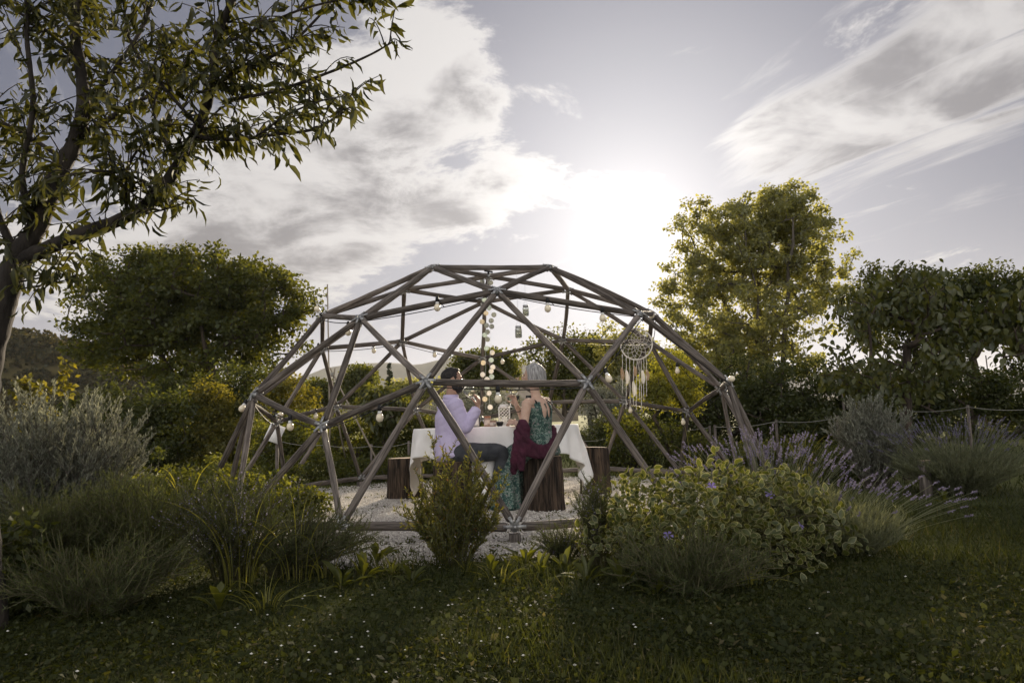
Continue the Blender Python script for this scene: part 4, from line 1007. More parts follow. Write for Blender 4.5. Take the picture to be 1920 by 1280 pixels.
# ---- lawn
def lawn(n, y0, y1, seed, bl, bw, kinds):
    rs = np.random.default_rng(seed)
    y = y0 * (y1 / y0) ** rs.random(n)
    x = (rs.random(n) * 2 - 1) * (0.92 * y + 0.9)
    ok = ~in_gravel(x, y, 0.02 + 0.05 * rs.standard_normal(n))
    x, y = x[ok], y[ok]
    pat = np.sin(3.1 * x + 1.3 * np.sin(2.2 * y)) * np.sin(2.7 * y + 1.1 * np.sin(1.9 * x))
    ok = rs.random(len(x)) < 0.72 + 0.28 * pat
    x, y = x[ok], y[ok]
    return x, y, rs
mb = MB()
x, y, rs = lawn(165000, 1.6, 6.0, 501, 0, 0, 0); n = len(x); gz = terrain_np(x, y)
d = nrmz(np.stack([rs.normal(0, .8, n), rs.normal(0, .8, n), 0.55 + rs.random(n) * 0.7], -1)); L = rs.uniform(0.018, 0.050, n) * (1 + 1.3 * np.clip(np.sin(2.3 * x + 1.7 * np.sin(3.1 * y)) * np.sin(2.9 * y + 1.2 * np.sin(2.6 * x)) - 0.1, 0, 1)) * (1 + 1.4 * np.clip((y - 3.3) / 0.8, 0, 1) * rs.random(n))
inst(mb, *BLADE, np.stack([x, y, gz], -1), frames(d, rand_dirs(n, rs) * 0.6 + np.array([0, 0, 1])), np.stack([rs.uniform(.003, .0055, n), L, L], -1))
x, y, rs = lawn(140000, 1.6, 6.0, 502, 0, 0, 0); n = len(x)
d = nrmz(rand_dirs(n, rs) * np.array([1, 1, .5]) + np.array([0, 0, .15])); L = rs.uniform(0.010, 0.020, n) + 0.022 * rs.random(n) ** 4
inst(mb, *LEAF4, np.stack([x, y, 0.012 + 0.022 * rs.random(n)], -1), frames(d, rand_dirs(n, rs) * 0.55 + np.array([0, 0, 1])), np.stack([L * rs.uniform(.5, .9, n), L, L], -1))
x, y, rs = lawn(60000, 6.0, 26.0, 503, 0, 0, 0); n = len(x); gz = terrain_np(x, y)
d = nrmz(np.stack([rs.normal(0, .6, n), rs.normal(0, .6, n), 0.8 + rs.random(n)], -1)); L = rs.uniform(0.04, 0.10, n) * (y / 9) ** 0.4
inst(mb, *BLADE, np.stack([x, y, gz], -1), frames(d, rand_dirs(n, rs) * 0.6 + np.array([0, 0, 1])), np.stack([rs.uniform(.006, .012, n) * (y / 9) ** 0.6, L, L], -1))
tag(mb.build('lawn_grass', GRN['grass']), 'short mown grass and clover of the lawn', 'grass', kind='stuff')
# weeds sprouting in the gravel
mb = MB(); rs = np.random.default_rng(505); n = 1600
a = rs.random(n) * 2 * PI; q = np.where(rs.random(n) < .7, 3.05 + 0.25 * rs.standard_normal(n), 3.2 * np.sqrt(rs.random(n))); x = GC.x + q * np.cos(a); y = GC.y + q * np.sin(a)
cx_ = np.repeat(np.stack([x, y, np.full(n, .008)], -1), 7, 0) + rs.standard_normal((n * 7, 3)) * np.array([.018, .018, 0]); m_ = len(cx_)
d = nrmz(rand_dirs(m_, rs) * np.array([1, 1, .3]) + np.array([0, 0, .7])); L = rs.uniform(.012, .045, m_)
inst(mb, *LEAF4, cx_, frames(d, rand_dirs(m_, rs)), np.stack([L * .3, L, L], -1))
tag(mb.build('gravel_weeds', GRN['weed']), 'tiny weeds sprouting along the gravel edge', 'weeds', kind='stuff')
# white clover heads
mb = MB(); rs = np.random.default_rng(506); n = 130
y = 2.3 * (4.6 / 2.3) ** rs.random(n); x = rs.normal(-0.5, 0.75, n) * y / 2.6; ok = ~in_gravel(x, y, 0.05); x, y = x[ok], y[ok]; n = len(x)
h = rs.uniform(.025, .06, n)
inst(mb, oc * np.array([1, 1.2, 1.5]), [of], np.stack([x, y, h], -1), np.repeat(np.eye(3)[None], n, 0), rs.uniform(.0035, .0075, n))
inst(mb, *NEEDLE, np.stack([x, y, np.zeros(n)], -1), frames(np.repeat([[0, 0, 1.0]], n, 0), rand_dirs(n, rs)), np.stack([np.full(n, .002), h, h], -1), 1)
tag(mb.build('clover_flowers', [GRN['white'], GRN['grass']]), 'tiny white clover heads dotted over the lawn', 'flowers', kind='stuff')

# fallen leaves and litter on the gravel
mb = MB(); rs = np.random.default_rng(507); n = 420
a = rs.random(n) * 2 * PI; q = 3.1 * np.sqrt(rs.random(n)); L = rs.uniform(.015, .045, n)
inst(mb, *LEAF4, np.stack([GC.x + q * np.cos(a), GC.y + q * np.sin(a), np.full(n, .026)], -1), frames(rand_dirs(n, rs) * np.array([1, 1, .1]), rand_dirs(n, rs) * .35 + np.array([0, 0, 1])), np.stack([L * rs.uniform(.25, .6, n), L, L], -1))
M['deadleaf'] = leafmat('dead_leaf', (0.06, 0.042, 0.022), (0.19, 0.13, 0.065), (1.3, 1.1, .8), 0.2)
tag(mb.build('fallen_leaves', M['deadleaf']), 'dry fallen leaves scattered on the gravel', 'leaves', kind='stuff')
# ------------------------------------------------------------------ table, stumps and what stands on the table
TC = Vector((-0.20, 7.70, 0.0)); TR = 0.88; TZ = 0.785
M['cloth'] = mat('white_linen', (0.80, 0.785, 0.76), 0.85, (0.86, 0.845, 0.82), 5, 4, bump=0.35, bscale=11)
tb = empty('table', TC, 'round wooden table hidden under the white cloth', 'table')
mb = MB(); lathe(mb, [(0, TZ - 0.035), (TR - 0.01, TZ - 0.035), (TR - 0.003, TZ - 0.02), (TR - 0.01, TZ - 0.006), (0, TZ - 0.006)], TC, 48); mb.build('table_top', M['wood2'], tb, loc=TC)
for a in (0.6, 2.2, 3.75, 5.3):
    mb = MB(); q = TC + Vector((math.cos(a), math.sin(a), 0)) * 0.55
    tube(mb, [(q.x, q.y, 0.0), (q.x, q.y, TZ - 0.036)], 0.035, 10); mb.build('leg', M['wood2'], tb, loc=q)
mb = MB(); na = 220; rs = np.random.default_rng(9)
th = np.arange(na) * 2 * PI / na
s_ = 1.17; phi = math.radians(40)
drop = s_ / np.maximum(np.abs(np.cos(th - phi)), np.abs(np.sin(th - phi))) - TR
fold = 0.5 * np.sin(14 * th + 0.7) + 0.35 * np.sin(23 * th + 2 * np.sin(3 * th)) + 0.25 * np.sin(9 * th + 1.9)
rows = []
for r_ in np.linspace(0, 1, 8): rows.append(np.stack([TC.x + TR * r_ * np.cos(th), TC.y + TR * r_ * np.sin(th), np.full(na, TZ + 0.001 * math.sin(20 * r_))], -1))
for k_ in range(1, 15):
    f_ = k_ / 14
    corner = np.clip((drop - 0.25) / 0.4, 0, 1)
    rr_ = TR + 0.012 + (0.016 + 0.05 * f_ + 0.05 * corner * f_) * fold * min(1, f_ * 2.2) + 0.035 * f_
    z = TZ - 0.008 - drop * 0.93 * f_ + 0.01 * np.sin(31 * th) * f_ * corner
    if k_ == 1: rr_ = TR + 0.006 + 0 * th; z = np.full(na, TZ - 0.010)
    rows.append(np.stack([TC.x + rr_ * np.cos(th), TC.y + rr_ * np.sin(th), z], -1))
V = np.concatenate(rows); i = np.arange(len(rows) - 1)[:, None] * na; j = np.arange(na)[None]; j2 = (j + 1) % na
mb.add(V, np.stack([i + j, i + na + j, i + na + j2, i + j2], -1).reshape(-1, 4))
o = mb.build('tablecloth', M['cloth'], smooth=True, loc=TC); tag(o, 'white linen cloth draped in folds over the round table', 'tablecloth')
sol = o.modifiers.new('thickness', 'SOLIDIFY'); sol.thickness = 0.003; sol.offset = 0
def stump(label, x, y, r0, h, seed):
    rs = np.random.default_rng(seed); c = Vector((x, y, 0)); root = empty('log_stump', c, label, 'stump', 'sawn log stumps used as seats')
    S = 40; a = np.arange(S) * 2 * PI / S
    lob = 1 + 0.05 * np.sin(2 * a + rs.random() * 6) + 0.035 * np.sin(5 * a + rs.random() * 6) + 0.02 * np.sin(9 * a + rs.random() * 6)
    groove = 0.022 * np.abs(np.sin(10 * a + rs.random() * 6)) + 0.01 * rs.standard_normal(S)
    V = []; tilt = rs.normal(0, 0.05, 2)
    zs = [-0.02, 0.02, 0.1, 0.2, 0.3, 0.4, h - 0.03, h]
    for k_, z in enumerate(zs):
        f_ = z / h; rr_ = r0 * lob * (1.07 - 0.09 * f_ + 0.05 * max(0, 0.15 - f_) * 4) - groove * r0 * 4 * (0.7 + 0.3 * math.sin(9 * f_))
        if k_ == len(zs) - 1: rr_ = rr_ * 0.965
        zz = z + (tilt[0] * np.cos(a) + tilt[1] * np.sin(a)) * r0 * (f_ > 0.9)
        V.append(np.stack([x + rr_ * np.cos(a), y + rr_ * np.sin(a), zz + 0 * a], -1))
    top = V[-1]; n = len(zs)
    mb = MB(); i = np.arange(n - 1)[:, None] * S; j = np.arange(S)[None]; j2 = (j + 1) % S
    mb.add(np.concatenate(V), np.stack([i + j, i + j2, i + S + j2, i + S + j], -1).reshape(-1, 4)); mb.build('bark', M['stumpbark'], root, smooth=False, loc=c)
    mb = MB(); ct = top.mean(0); W_ = [top + np.array([0, 0, 0.001]), ct + (top - ct) * 0.6 + np.array([0, 0, .004]), np.array([ct + np.array([0, 0, 0.005])])]
    jj = np.arange(S); jk = (jj + 1) % S
    mb.add(np.concatenate(W_), np.stack([jj, jk, S + jk, S + jj], -1)); mb.f.append((np.stack([S + jj, S + jk, np.full(S, 2 * S)], -1), 0)); mb.build('cut_top', M['stumpcut'], root, loc=c)
MANP = Vector((-0.60, 6.78, 0)); WOMP = Vector((0.262, 6.72, 0))
stump('log stump that the woman sits on', WOMP.x, WOMP.y, 0.185, 0.50, 1)
stump('log stump under the man in the lilac shirt', MANP.x, MANP.y, 0.18, 0.48, 2)
stump('empty log stump beside the low hanging corner of the tablecloth, before the leafy bush', -1.28, 8.2, 0.19, 0.46, 3)
stump('empty log stump behind the woman, at the field side of the table', 0.885, 8.05, 0.17, 0.52, 4)

# things on the table
M['glass'] = bpy.data.materials.new('clear_glass'); M['glass'].use_nodes = True
g_ = M['glass'].node_tree.nodes['Principled BSDF']; g_.inputs['Roughness'].default_value = 0.03; g_.inputs['Transmission Weight'].default_value = 1.0; g_.inputs['IOR'].default_value = 1.45; g_.inputs['Base Color'].default_value = (0.93, 0.95, 0.94, 1)
M['wine'] = bpy.data.materials.new('white_wine'); M['wine'].use_nodes = True
g_ = M['wine'].node_tree.nodes['Principled BSDF']; g_.inputs['Roughness'].default_value = 0.03; g_.inputs['Transmission Weight'].default_value = 0.9; g_.inputs['Base Color'].default_value = (0.95, 0.84, 0.55, 1)
M['white'] = mat('white_enamel', (0.78, 0.77, 0.74), 0.4)
M['terracotta'] = mat('terracotta_lid', (0.42, 0.19, 0.10), 0.7)
M['paperlabel'] = mat('paper_label', (0.62, 0.54, 0.46), 0.8, (0.30, 0.25, 0.22), 26, 3, lo=0.48, hi=0.6)
M['jam'] = mat('jar_contents', (0.36, 0.25, 0.19), 0.5)
def jar(label, px, py, Y, r, h, lidm, body):
    b0 = at(px, py, Y); b0.z = TZ + 0.003; root = empty('jar', b0, label, 'jar')
    mb = MB(); lathe(mb, [(0, 0), (r * .92, 0), (r, .008), (r, h * .78), (r * .86, h * .84), (r * .86, h * .86), (0, h * .86)], b0, 20); mb.build('body', body, root, smooth=False, loc=b0)
    mb = MB(); lathe(mb, [(0, h * .86), (r * .95, h * .86), (r * .97, h * .97), (r * .9, h), (0, h)], b0, 20); mb.build('lid', lidm, root, loc=b0)
    mb = MB(); lathe(mb, [(r * 1.01, h * .18), (r * 1.012, h * .2), (r * 1.012, h * .62), (r * 1.01, h * .64)], b0, 20); mb.build('label', M['paperlabel'], root, loc=b0)
jar('tall jar with a terracotta lid on the table', 914, 790, 7.15, 0.034, 0.105, M['terracotta'], M['jam'])
jar('short jar with a paper label between the tall jar and the dark bowl', 924.5, 792, 7.05, 0.033, 0.062, M['stumpcut'], M['jam'])
b0 = at(937, 792, 7.12); b0.z = TZ + 0.003; root = empty('bowl', b0, 'small dark bowl beside the short jar', 'bowl')
mb = MB(); lathe(mb, [(0, 0), (.022, 0), (.034, .02), (.040, .05), (.037, .05), (.030, .02), (.0, .010)], b0, 24); mb.build('shell', M['black'], root, smooth=True, loc=b0)
mb = MB(); lathe(mb, [(.0405, .046), (.0415, .049), (.0405, .052), (.0365, .052), (.0365, .048)], b0, 24); mb.build('rim', M['white'], root, loc=b0)
# lattice lantern
b0 = at(946, 790, 7.3); b0.z = TZ + 0.003; root = empty('lantern', b0, 'white metal lantern with a diamond lattice on the table', 'lantern')
lw, lh = 0.055, 0.19
mb = MB(); box(mb, b0 + Vector((0, 0, .006)), (.12, .12, .012)); mb.build('base', M['white'], root, loc=b0)
mb = MB()
box(mb, b0 + Vector((0, 0, lh + .004)), (.118, .118, .010)); box(mb, b0 + Vector((0, 0, lh + .016)), (.095, .095, .014)); box(mb, b0 + Vector((0, 0, lh + .028)), (.085, .085, .010)); mb.build('roof', M['white'], root, loc=b0)
mb = MB(); a = np.linspace(0, PI, 14); tube(mb, np.stack([b0.x + .022 * np.cos(a), np.full(14, b0.y), b0.z + lh + .033 + .022 * np.sin(a)], -1), .002, 6); mb.build('handle', M['white'], root, loc=b0)
for sx in (-1, 1):
    for sy in (-1, 1):
        mb = MB(); box(mb, b0 + Vector((sx * lw, sy * lw, .012 + (lh - .013) / 2)), (.008, .008, lh - .013)); mb.build('post', M['white'], root, loc=b0)
for k_ in range(4):
    R3 = rotz(k_ * PI / 2); mb = MB(); w_ = lw * 2 - .008; h_ = lh - .014
    for s0 in np.linspace(-h_, w_, 9)[1:-1]:
        for sg in (1, -1):
            # diagonal bars clipped to the pane
            t0 = max(0, -s0); t1 = min(h_, w_ - s0)
            if t1 - t0 < .01: continue
            p0 = np.array([(s0 + t0) - w_ / 2, -lw, .013 + t0]); p1 = np.array([(s0 + t1) - w_ / 2, -lw, .013 + t1]); p0[0] *= sg; p1[0] *= sg
            tube(mb, [np.array(b0) + R3 @ p0, np.array(b0) + R3 @ p1], .0022, 4)
    mb.build('lattice', M['white'], root, loc=b0)
mb = MB(); lathe(mb, [(0, .0125), (.028, .0125), (.028, .09), (.024, .095), (0, .093)], b0, 16); mb.build('candle', M['white'], root, loc=b0)
# framed card
b0 = at(893, 791, 7.2); b0.z = TZ + 0.003; root = empty('framed_card', b0, 'small white framed card standing behind the man\'s elbow', 'card')
mb = MB(); R3 = rotz(0.25)
for dx, dz, sx, sz in ((-.034, .05, .007, .1), (.034, .05, .007, .1), (0, .0035, .061, .007), (0, .0965, .061, .007)):
    box(mb, np.array(b0) + R3 @ np.array([dx, 0, dz]), (sx, .014, sz), 0, R3)
mb.build('frame', M['black'], root, loc=b0)
mb = MB(); box(mb, np.array(b0) + np.array([0, 0, .05]), (.060, .006, .085), 0, R3); mb.build('panel', M['white'], root, loc=b0)

# wine glasses: foot, stem, bowl, wine
def wineglass(label, base, axis, s=1.0):
    axis = Vector(axis).normalized(); root = empty('wine_glass', base, label, 'wine glass')
    mb = MB(); lathe(mb, [(0, 0), (.034 * s, 0), (.034 * s, .0015), (.008 * s, .005), (.0045 * s, .012), (.0042 * s, .085 * s), (.008 * s, .092 * s), (0, .093 * s)], base, 20, 0, axis); mb.build('stem', M['glass'], root, smooth=True, loc=base)
    pr = [(.006, .092), (.024, .100), (.037, .122), (.042, .150), (.040, .178), (.034, .205), (.0325, .205), (.0385, .178), (.0405, .150), (.0355, .123), (.022, .1025), (.0, .095)]
    mb = MB(); lathe(mb, [(r_ * s, z * s) for r_, z in pr], base, 24, 0, axis); mb.build('bowl', M['glass'], root, smooth=True, loc=base)
    mb = MB(); lathe(mb, [(0, .0965 * s), (.0215 * s, .104 * s), (.0345 * s, .124 * s), (.0385 * s, .141 * s), (0, .1412 * s)], base, 24, 0, axis); mb.build('wine', M['wine'], root, smooth=False, loc=base)
# ------------------------------------------------------------------ the couple
def ellip(mb, c, rad, rot=None, n=14, m_=10):
    u = np.linspace(0, 2 * PI, n, endpoint=False); v = np.linspace(0, PI, m_)[1:-1]
    V = np.stack([np.outer(np.sin(v), np.cos(u)), np.outer(np.sin(v), np.sin(u)), np.outer(np.cos(v), np.ones(n))], -1).reshape(-1, 3)
    V = np.vstack([V, [[0, 0, 1], [0, 0, -1]]]) * np.array(rad)
    if rot is not None: V = V @ np.array(rot).T
    V = V + np.array(c); k_ = len(v); i = np.arange(k_ - 1)[:, None] * n; j = np.arange(n)[None]; j2 = (j + 1) % n
    F = np.stack([i + j, i + n + j, i + n + j2, i + j2], -1).reshape(-1, 4); b_ = mb.n; t_ = k_ * n
    mb.add(V, F)
    jj = np.arange(n); jk = (jj + 1) % n
    mb.f.append((np.stack([np.full(n, t_), jj, jk], -1) + b_, 0)); mb.f.append((np.stack([np.full(n, t_ + 1), (k_ - 1) * n + jk, (k_ - 1) * n + jj], -1) + b_, 0))
def limb(mb, pts, rad, S=12):
    """closed tapered limb with rounded ends; rad entries are r or (r_side, r_front)"""
    P = np.array(pts, float); r = np.array([q if np.iterable(q) else (q, q) for q in rad], float)
    n = max(8, 6 * len(P)); Q = spline(P, n); t_ = np.linspace(0, len(P) - 1, n)
    rr_ = np.stack([np.interp(t_, np.arange(len(P)), r[:, k_]) for k_ in (0, 1)], 1)
    return Q, rr_
def loft(mb, Q, rr_, side, S=16, close=True):
    t = nrmz(np.gradient(Q, axis=0)); s = np.array(side, float); u = nrmz(s - (t @ s)[:, None] * t); w = np.cross(t, u)
    a = np.arange(S) * 2 * PI / S
    if close:   # rounded ends
        e0 = Q[0] - t[0] * rr_[0].mean() * 0.55; e1 = Q[-1] + t[-1] * rr_[-1].mean() * 0.55
        Q = np.vstack([e0, Q, e1]); rr_ = np.vstack([rr_[0] * 0.45, rr_, rr_[-1] * 0.45]); u = np.vstack([u[0], u, u[-1]]); w = np.vstack([w[0], w, w[-1]])
    V = Q[:, None] + np.cos(a)[None, :, None] * u[:, None] * rr_[:, 0, None, None] + np.sin(a)[None, :, None] * w[:, None] * rr_[:, 1, None, None]
    n = len(Q); i = np.arange(n - 1)[:, None] * S; j = np.arange(S)[None]; j2 = (j + 1) % S; b_ = mb.n
    mb.add(V.reshape(-1, 3), np.stack([i + j, i + j2, i + S + j2, i + S + j], -1).reshape(-1, 4))
    mb.f.append((np.array([list(range(S))[::-1]]) + b_, 0)); mb.f.append((np.array([[(n - 1) * S + q for q in range(S)]]) + b_, 0))
def arm(mb, pts, rad, side=(0, 1, 0.01), S=14):
    Q, r = limb(mb, pts, rad); loft(mb, Q, r, side, S)
def fuse(mb, voxel, smooth=4, factor=0.5):
    """one continuous surface from overlapping closed pieces"""
    me = mb.mesh('tmp', []); o = bpy.data.objects.new('tmp', me); COL.objects.link(o)
    m_ = o.modifiers.new('r', 'REMESH'); m_.mode = 'VOXEL'; m_.voxel_size = voxel; m_.adaptivity = 0
    if smooth:
        q = o.modifiers.new('s', 'SMOOTH'); q.iterations = smooth; q.factor = factor
    dg = bpy.context.evaluated_depsgraph_get(); ev = o.evaluated_get(dg); m2 = bpy.data.meshes.new_from_object(ev)
    V = np.zeros(len(m2.vertices) * 3); m2.vertices.foreach_get('co', V); F = np.zeros(len(m2.polygons) * 4, int)
    lt = np.zeros(len(m2.polygons), int); m2.polygons.foreach_get('loop_total', lt)
    L = np.zeros(len(m2.loops), int); m2.loops.foreach_get('vertex_index', L)
    bpy.data.objects.remove(o); bpy.data.meshes.remove(m2)
    return V.reshape(-1, 3), L.reshape(-1, 4)
def cut(V, F, keep):
    """keep faces whose vertices all satisfy keep"""
    k_ = keep[F].all(1); F = F[k_]; used = np.unique(F); mp = np.full(len(V), -1); mp[used] = np.arange(len(used))
    return V[used], mp[F]
def skin_build(name, V, F, mtl, parent, loc, thick=0):
    o = MB().add(V, F).build(name, mtl, parent, smooth=True, loc=loc)
    if thick:
        s = o.modifiers.new('thickness', 'SOLIDIFY'); s.thickness = thick; s.offset = 1
    return o
def head_parts(mb, c, fw, up, s=1.0):
    fw = nrmz(np.array(fw, float)); up = nrmz(np.array(up, float) - fw * np.dot(up, fw)); rt = np.cross(fw, up)
    Rm = np.stack([rt, fw, up], 1); P = lambda x, y, z: np.array(c) + Rm @ (np.array([x, y, z]) * s)
    ellip(mb, P(0, -.012, .030), np.array([.074, .094, .088]) * s, Rm); ellip(mb, P(0, .022, -.035), np.array([.060, .066, .075]) * s, Rm)
    ellip(mb, P(0, .048, -.082), np.array([.032, .030, .026]) * s, Rm)                    # chin
    ellip(mb, P(0, .080, .028), np.array([.050, .016, .012]) * s, Rm)                     # brow
    arm(mb, [P(0, .086, .018), P(0, .100, -.004), P(0, .108, -.018)], [.008 * s, .010 * s, .014 * s])   # nose
    ellip(mb, P(0, .088, -.046), np.array([.026, .012, .008]) * s, Rm); ellip(mb, P(0, .086, -.058), np.array([.022, .012, .008]) * s, Rm)   # lips
    for q in (-1, 1):
        ellip(mb, P(q * .045, .068, -.008), np.array([.022, .018, .02]) * s, Rm)
        ellip(mb, P(q * .076, -.008, -.004), np.array([.010, .022, .032]) * s, Rm)        # ears
    return Rm, P
def eyes(parent, P, Rm, loc, s=1.0):
    for q in (-1, 1):
        mb = MB(); ellip(mb, P(q * .031, .0805, .010), np.array([.013, .009, .009]) * s, Rm, 10, 8); mb.build('eye', M['eye'], parent, smooth=True, loc=loc)
def hand_parts(mb, wrist, d, pn, s=1.0, curl=1.2, thumb=1, spread=0.12):
    """palm with four fingers and a thumb; d along the hand, pn out of the palm"""
    d = nrmz(np.array(d, float)); pn = nrmz(np.array(pn, float) - d * np.dot(pn, d)); sd = np.cross(d, pn) * thumb
    w = np.array(wrist, float)
    arm(mb, [w - d * .02, w + d * .03 * s, w + d * .075 * s], [(.024 * s, .018 * s), (.036 * s, .016 * s), (.040 * s, .013 * s)], side=sd)
    for k_, (o_, ln) in enumerate(((.030, .070), (.010, .078), (-.011, .073), (-.031, .058))):
        p = w + d * .082 * s + sd * o_ * s; a = 0.0; pts = [p - d * .02]; dd = nrmz(d + sd * spread * (1 - k_ * .66))
        pts.append(p.copy())
        for seg in (.45, .32, .25):
            a += curl * (0.42 if seg == .45 else 0.5); v = dd * math.cos(a) + pn * math.sin(a); p = p + v * ln * seg * s; pts.append(p.copy())
        arm(mb, pts, np.array([.0095, .0095, .0088, .008, .0072]) * s, side=sd, S=8)
    p = w + d * .020 * s + sd * .030 * s; v1 = nrmz(d * .65 + sd * .6 + pn * .45); v2 = nrmz(d * .8 + pn * .75 - sd * .05)
    arm(mb, [p, p + v1 * .034 * s, p + v1 * .034 * s + v2 * .030 * s, p + v1 * .034 * s + v2 * .054 * s], np.array([.014, .0115, .010, .0085]) * s, side=pn, S=8)
M['eye'] = mat('eye', (0.05, 0.035, 0.025), 0.15, spec=0.6)
def skinmat(name, c, c2):
    m_ = mat(name, c, 0.55, c2, 18, 4, spec=0.35); b_ = m_.node_tree.nodes['Principled BSDF']; b_.inputs['Subsurface Weight'].default_value = 0.12; b_.inputs['Subsurface Radius'].default_value = (0.012, 0.005, 0.003); return m_
M['skinm'] = skinmat('tanned_skin', (0.36, 0.215, 0.15), (0.43, 0.265, 0.19))
M['skinw'] = skinmat('fair_skin', (0.50, 0.335, 0.255), (0.57, 0.395, 0.305))
M['lilac'] = mat('lilac_cotton', (0.49, 0.43, 0.63), 0.85, (0.56, 0.50, 0.69), 9, 5, bump=0.3, bscale=30)
M['trouser'] = mat('dark_trousers', (0.034, 0.037, 0.042), 0.9, (0.062, 0.065, 0.072), 12, 4, bump=0.2)
M['leather'] = mat('dark_leather', (0.03, 0.022, 0.018), 0.5)
M['hairm'] = mat('black_hair', (0.010, 0.009, 0.009), 0.55, (0.030, 0.026, 0.024), 60, 4, bump=0.6, bscale=120, stretch=(1, 1, .3))
M['hairw'] = mat('silver_hair', (0.17, 0.165, 0.165), 0.5, (0.46, 0.45, 0.445), 34, 5, bump=0.7, bscale=60, stretch=(1.6, 1.6, 0.16))
M['shawl'] = mat('burgundy_shawl', (0.034, 0.008, 0.017), 0.9, (0.072, 0.017, 0.035), 10, 5, bump=0.5, bscale=70)
dm = bpy.data.materials.new('floral_dress'); dm.use_nodes = True; t = dm.node_tree; b_ = t.nodes['Principled BSDF']; b_.inputs['Roughness'].default_value = 0.75
c_ = t.nodes.new('ShaderNodeTexCoord'); n_ = t.nodes.new('ShaderNodeTexNoise'); n_.inputs['Scale'].default_value = 30; n_.inputs['Detail'].default_value = 4; n_.inputs['Distortion'].default_value = 1.5
t.links.new(c_.outputs['Object'], n_.inputs['Vector']); r_ = t.nodes.new('ShaderNodeValToRGB'); e = r_.color_ramp.elements
e[0].position = 0.30; e[0].color = (0.006, 0.022, 0.024, 1); e[1].position = 0.44; e[1].color = (0.018, 0.052, 0.045, 1)
for p_, col_ in ((0.52, (0.045, 0.105, 0.078, 1)), (0.57, (0.26, 0.31, 0.27, 1)), (0.62, (0.012, 0.035, 0.04, 1)), (0.70, (0.34, 0.20, 0.22, 1)), (0.78, (0.42, 0.42, 0.39, 1))):
    q = e.new(p_); q.color = col_
t.links.new(n_.outputs['Fac'], r_.inputs[0]); t.links.new(r_.outputs[0], b_.inputs['Base Color']); M['dress'] = dm
def wrinkle(V, amp, fr=(38, 22, 30), seed=0):
    rs = np.random.default_rng(seed); out_ = np.zeros_like(V)
    for k_ in range(5):
        d = rand_dirs(1, rs)[0]; q = nrmz(rand_dirs(1, rs)[0]); f_ = rs.uniform(*sorted(fr[:2])); out_ += np.sin(V @ d * f_ + rs.random() * 6 + 1.5 * np.sin(V @ q * f_ * .5))[:, None] * q
    return V + out_ * amp
def crease(V, axis_pts, amp, f, seed=0):
    """ridged cloth folds pushed out from a body axis"""
    rs = np.random.default_rng(seed); ap_ = np.array(axis_pts); d2 = np.linalg.norm(V[:, None] - ap_[None], axis=2); c0 = ap_[d2.argmin(1)]; out_ = nrmz(V - c0); disp = np.zeros(len(V))
    for k_ in range(6):
        d = nrmz(rand_dirs(1, rs)[0] * np.array([1, 1, 1.2])); q = rand_dirs(1, rs)[0]; m_ = 0.5 + 0.5 * np.sin(V @ rand_dirs(1, rs)[0] * 11 + rs.random() * 6)
        disp += (np.abs(np.sin(V @ d * f * rs.uniform(.7, 1.3) + 1.6 * np.sin(V @ q * f * .35 + rs.random() * 6))) ** 0.7 - 0.6) * m_ ** 2
    return V + out_ * (disp * amp)[:, None]
# ---- man
A = lambda px, py, Y: np.array(at(px, py, Y))
mp = MANP; fwm = nrmz(np.array([0.93, 0.36, 0])); rtm = np.array([fwm[1], -fwm[0], 0])     # right side is towards the camera
pel = np.array([mp.x - 0.01, mp.y, 0.565]); chest = A(844, 782, mp.y); neck = A(847, 742, mp.y - 0.01); hc = A(849, 713, mp.y - 0.01)
shR = np.array(A(842, 757, mp.y)) + rtm * 0.175; shL = np.array(A(842, 757, mp.y)) - rtm * 0.175
elR = A(871, 801, mp.y - 0.18); wrR = A(896, 764, mp.y - 0.14)
elL = shL + np.array([0.10, 0.05, -0.27]); wrL = elL + np.array([0.20, -0.06, -0.03])
man = empty('person', (mp.x, mp.y, 0), 'man in a lilac shirt and dark trousers lifting a wine glass, seated in profile', 'person')
mb = MB(); RmM, PM = head_parts(mb, hc, nrmz(np.array([0.985, 0.16, -0.04])), (0, 0, 1), 1.0)
arm(mb, [neck - np.array([0.01, 0, .07]), neck, hc - np.array([0, 0, .03])], [.062, .056, .055])
Q, r = limb(mb, [pel, (pel + chest) / 2, chest, chest + np.array([0, 0, .10])], [(.165, .12), (.155, .115), (.175, .12), (.15, .09)]); loft(mb, Q, r, rtm)
for s_, e_, w_ in ((shR, elR, wrR), (shL, elL, wrL)): arm(mb, [s_, (s_ + e_) / 2, e_, (e_ + w_) / 2, w_], [.058, .05, .044, .040, .028])
gmB = A(889, 757, mp.y - 0.11)   # foot of his glass, inside the grip
hand_parts(mb, wrR, nrmz(np.array([0.10, 0.15, 1.0])), nrmz(np.array([-0.9, 0.30, 0.1])), 1.0, 1.45, 1)
hand_parts(mb, wrL, np.array([0.9, -0.2, -0.2]), np.array([0, 0, -1.0]), 1.0, 0.5, -1)
kn = [np.array([mp.x + 0.47, mp.y - 0.02, 0.53]), np.array([mp.x + 0.46, mp.y + 0.24, 0.53])]
an = [np.array([mp.x + 0.42, mp.y + 0.03, 0.085]), np.array([mp.x + 0.50, mp.y + 0.27, 0.085])]
hp = [pel + rtm * 0.09, pel - rtm * 0.09]
for h_, k_, a_ in zip(hp, kn, an): arm(mb, [h_, (h_ + k_) / 2, k_, (k_ + a_) / 2, a_], [.085, .075, .058, .052, .038])
V, F = fuse(mb, 0.0065, 3); skin_build('body', V, F, M['skinm'], man, mp)
eyes(man, PM, RmM, mp)
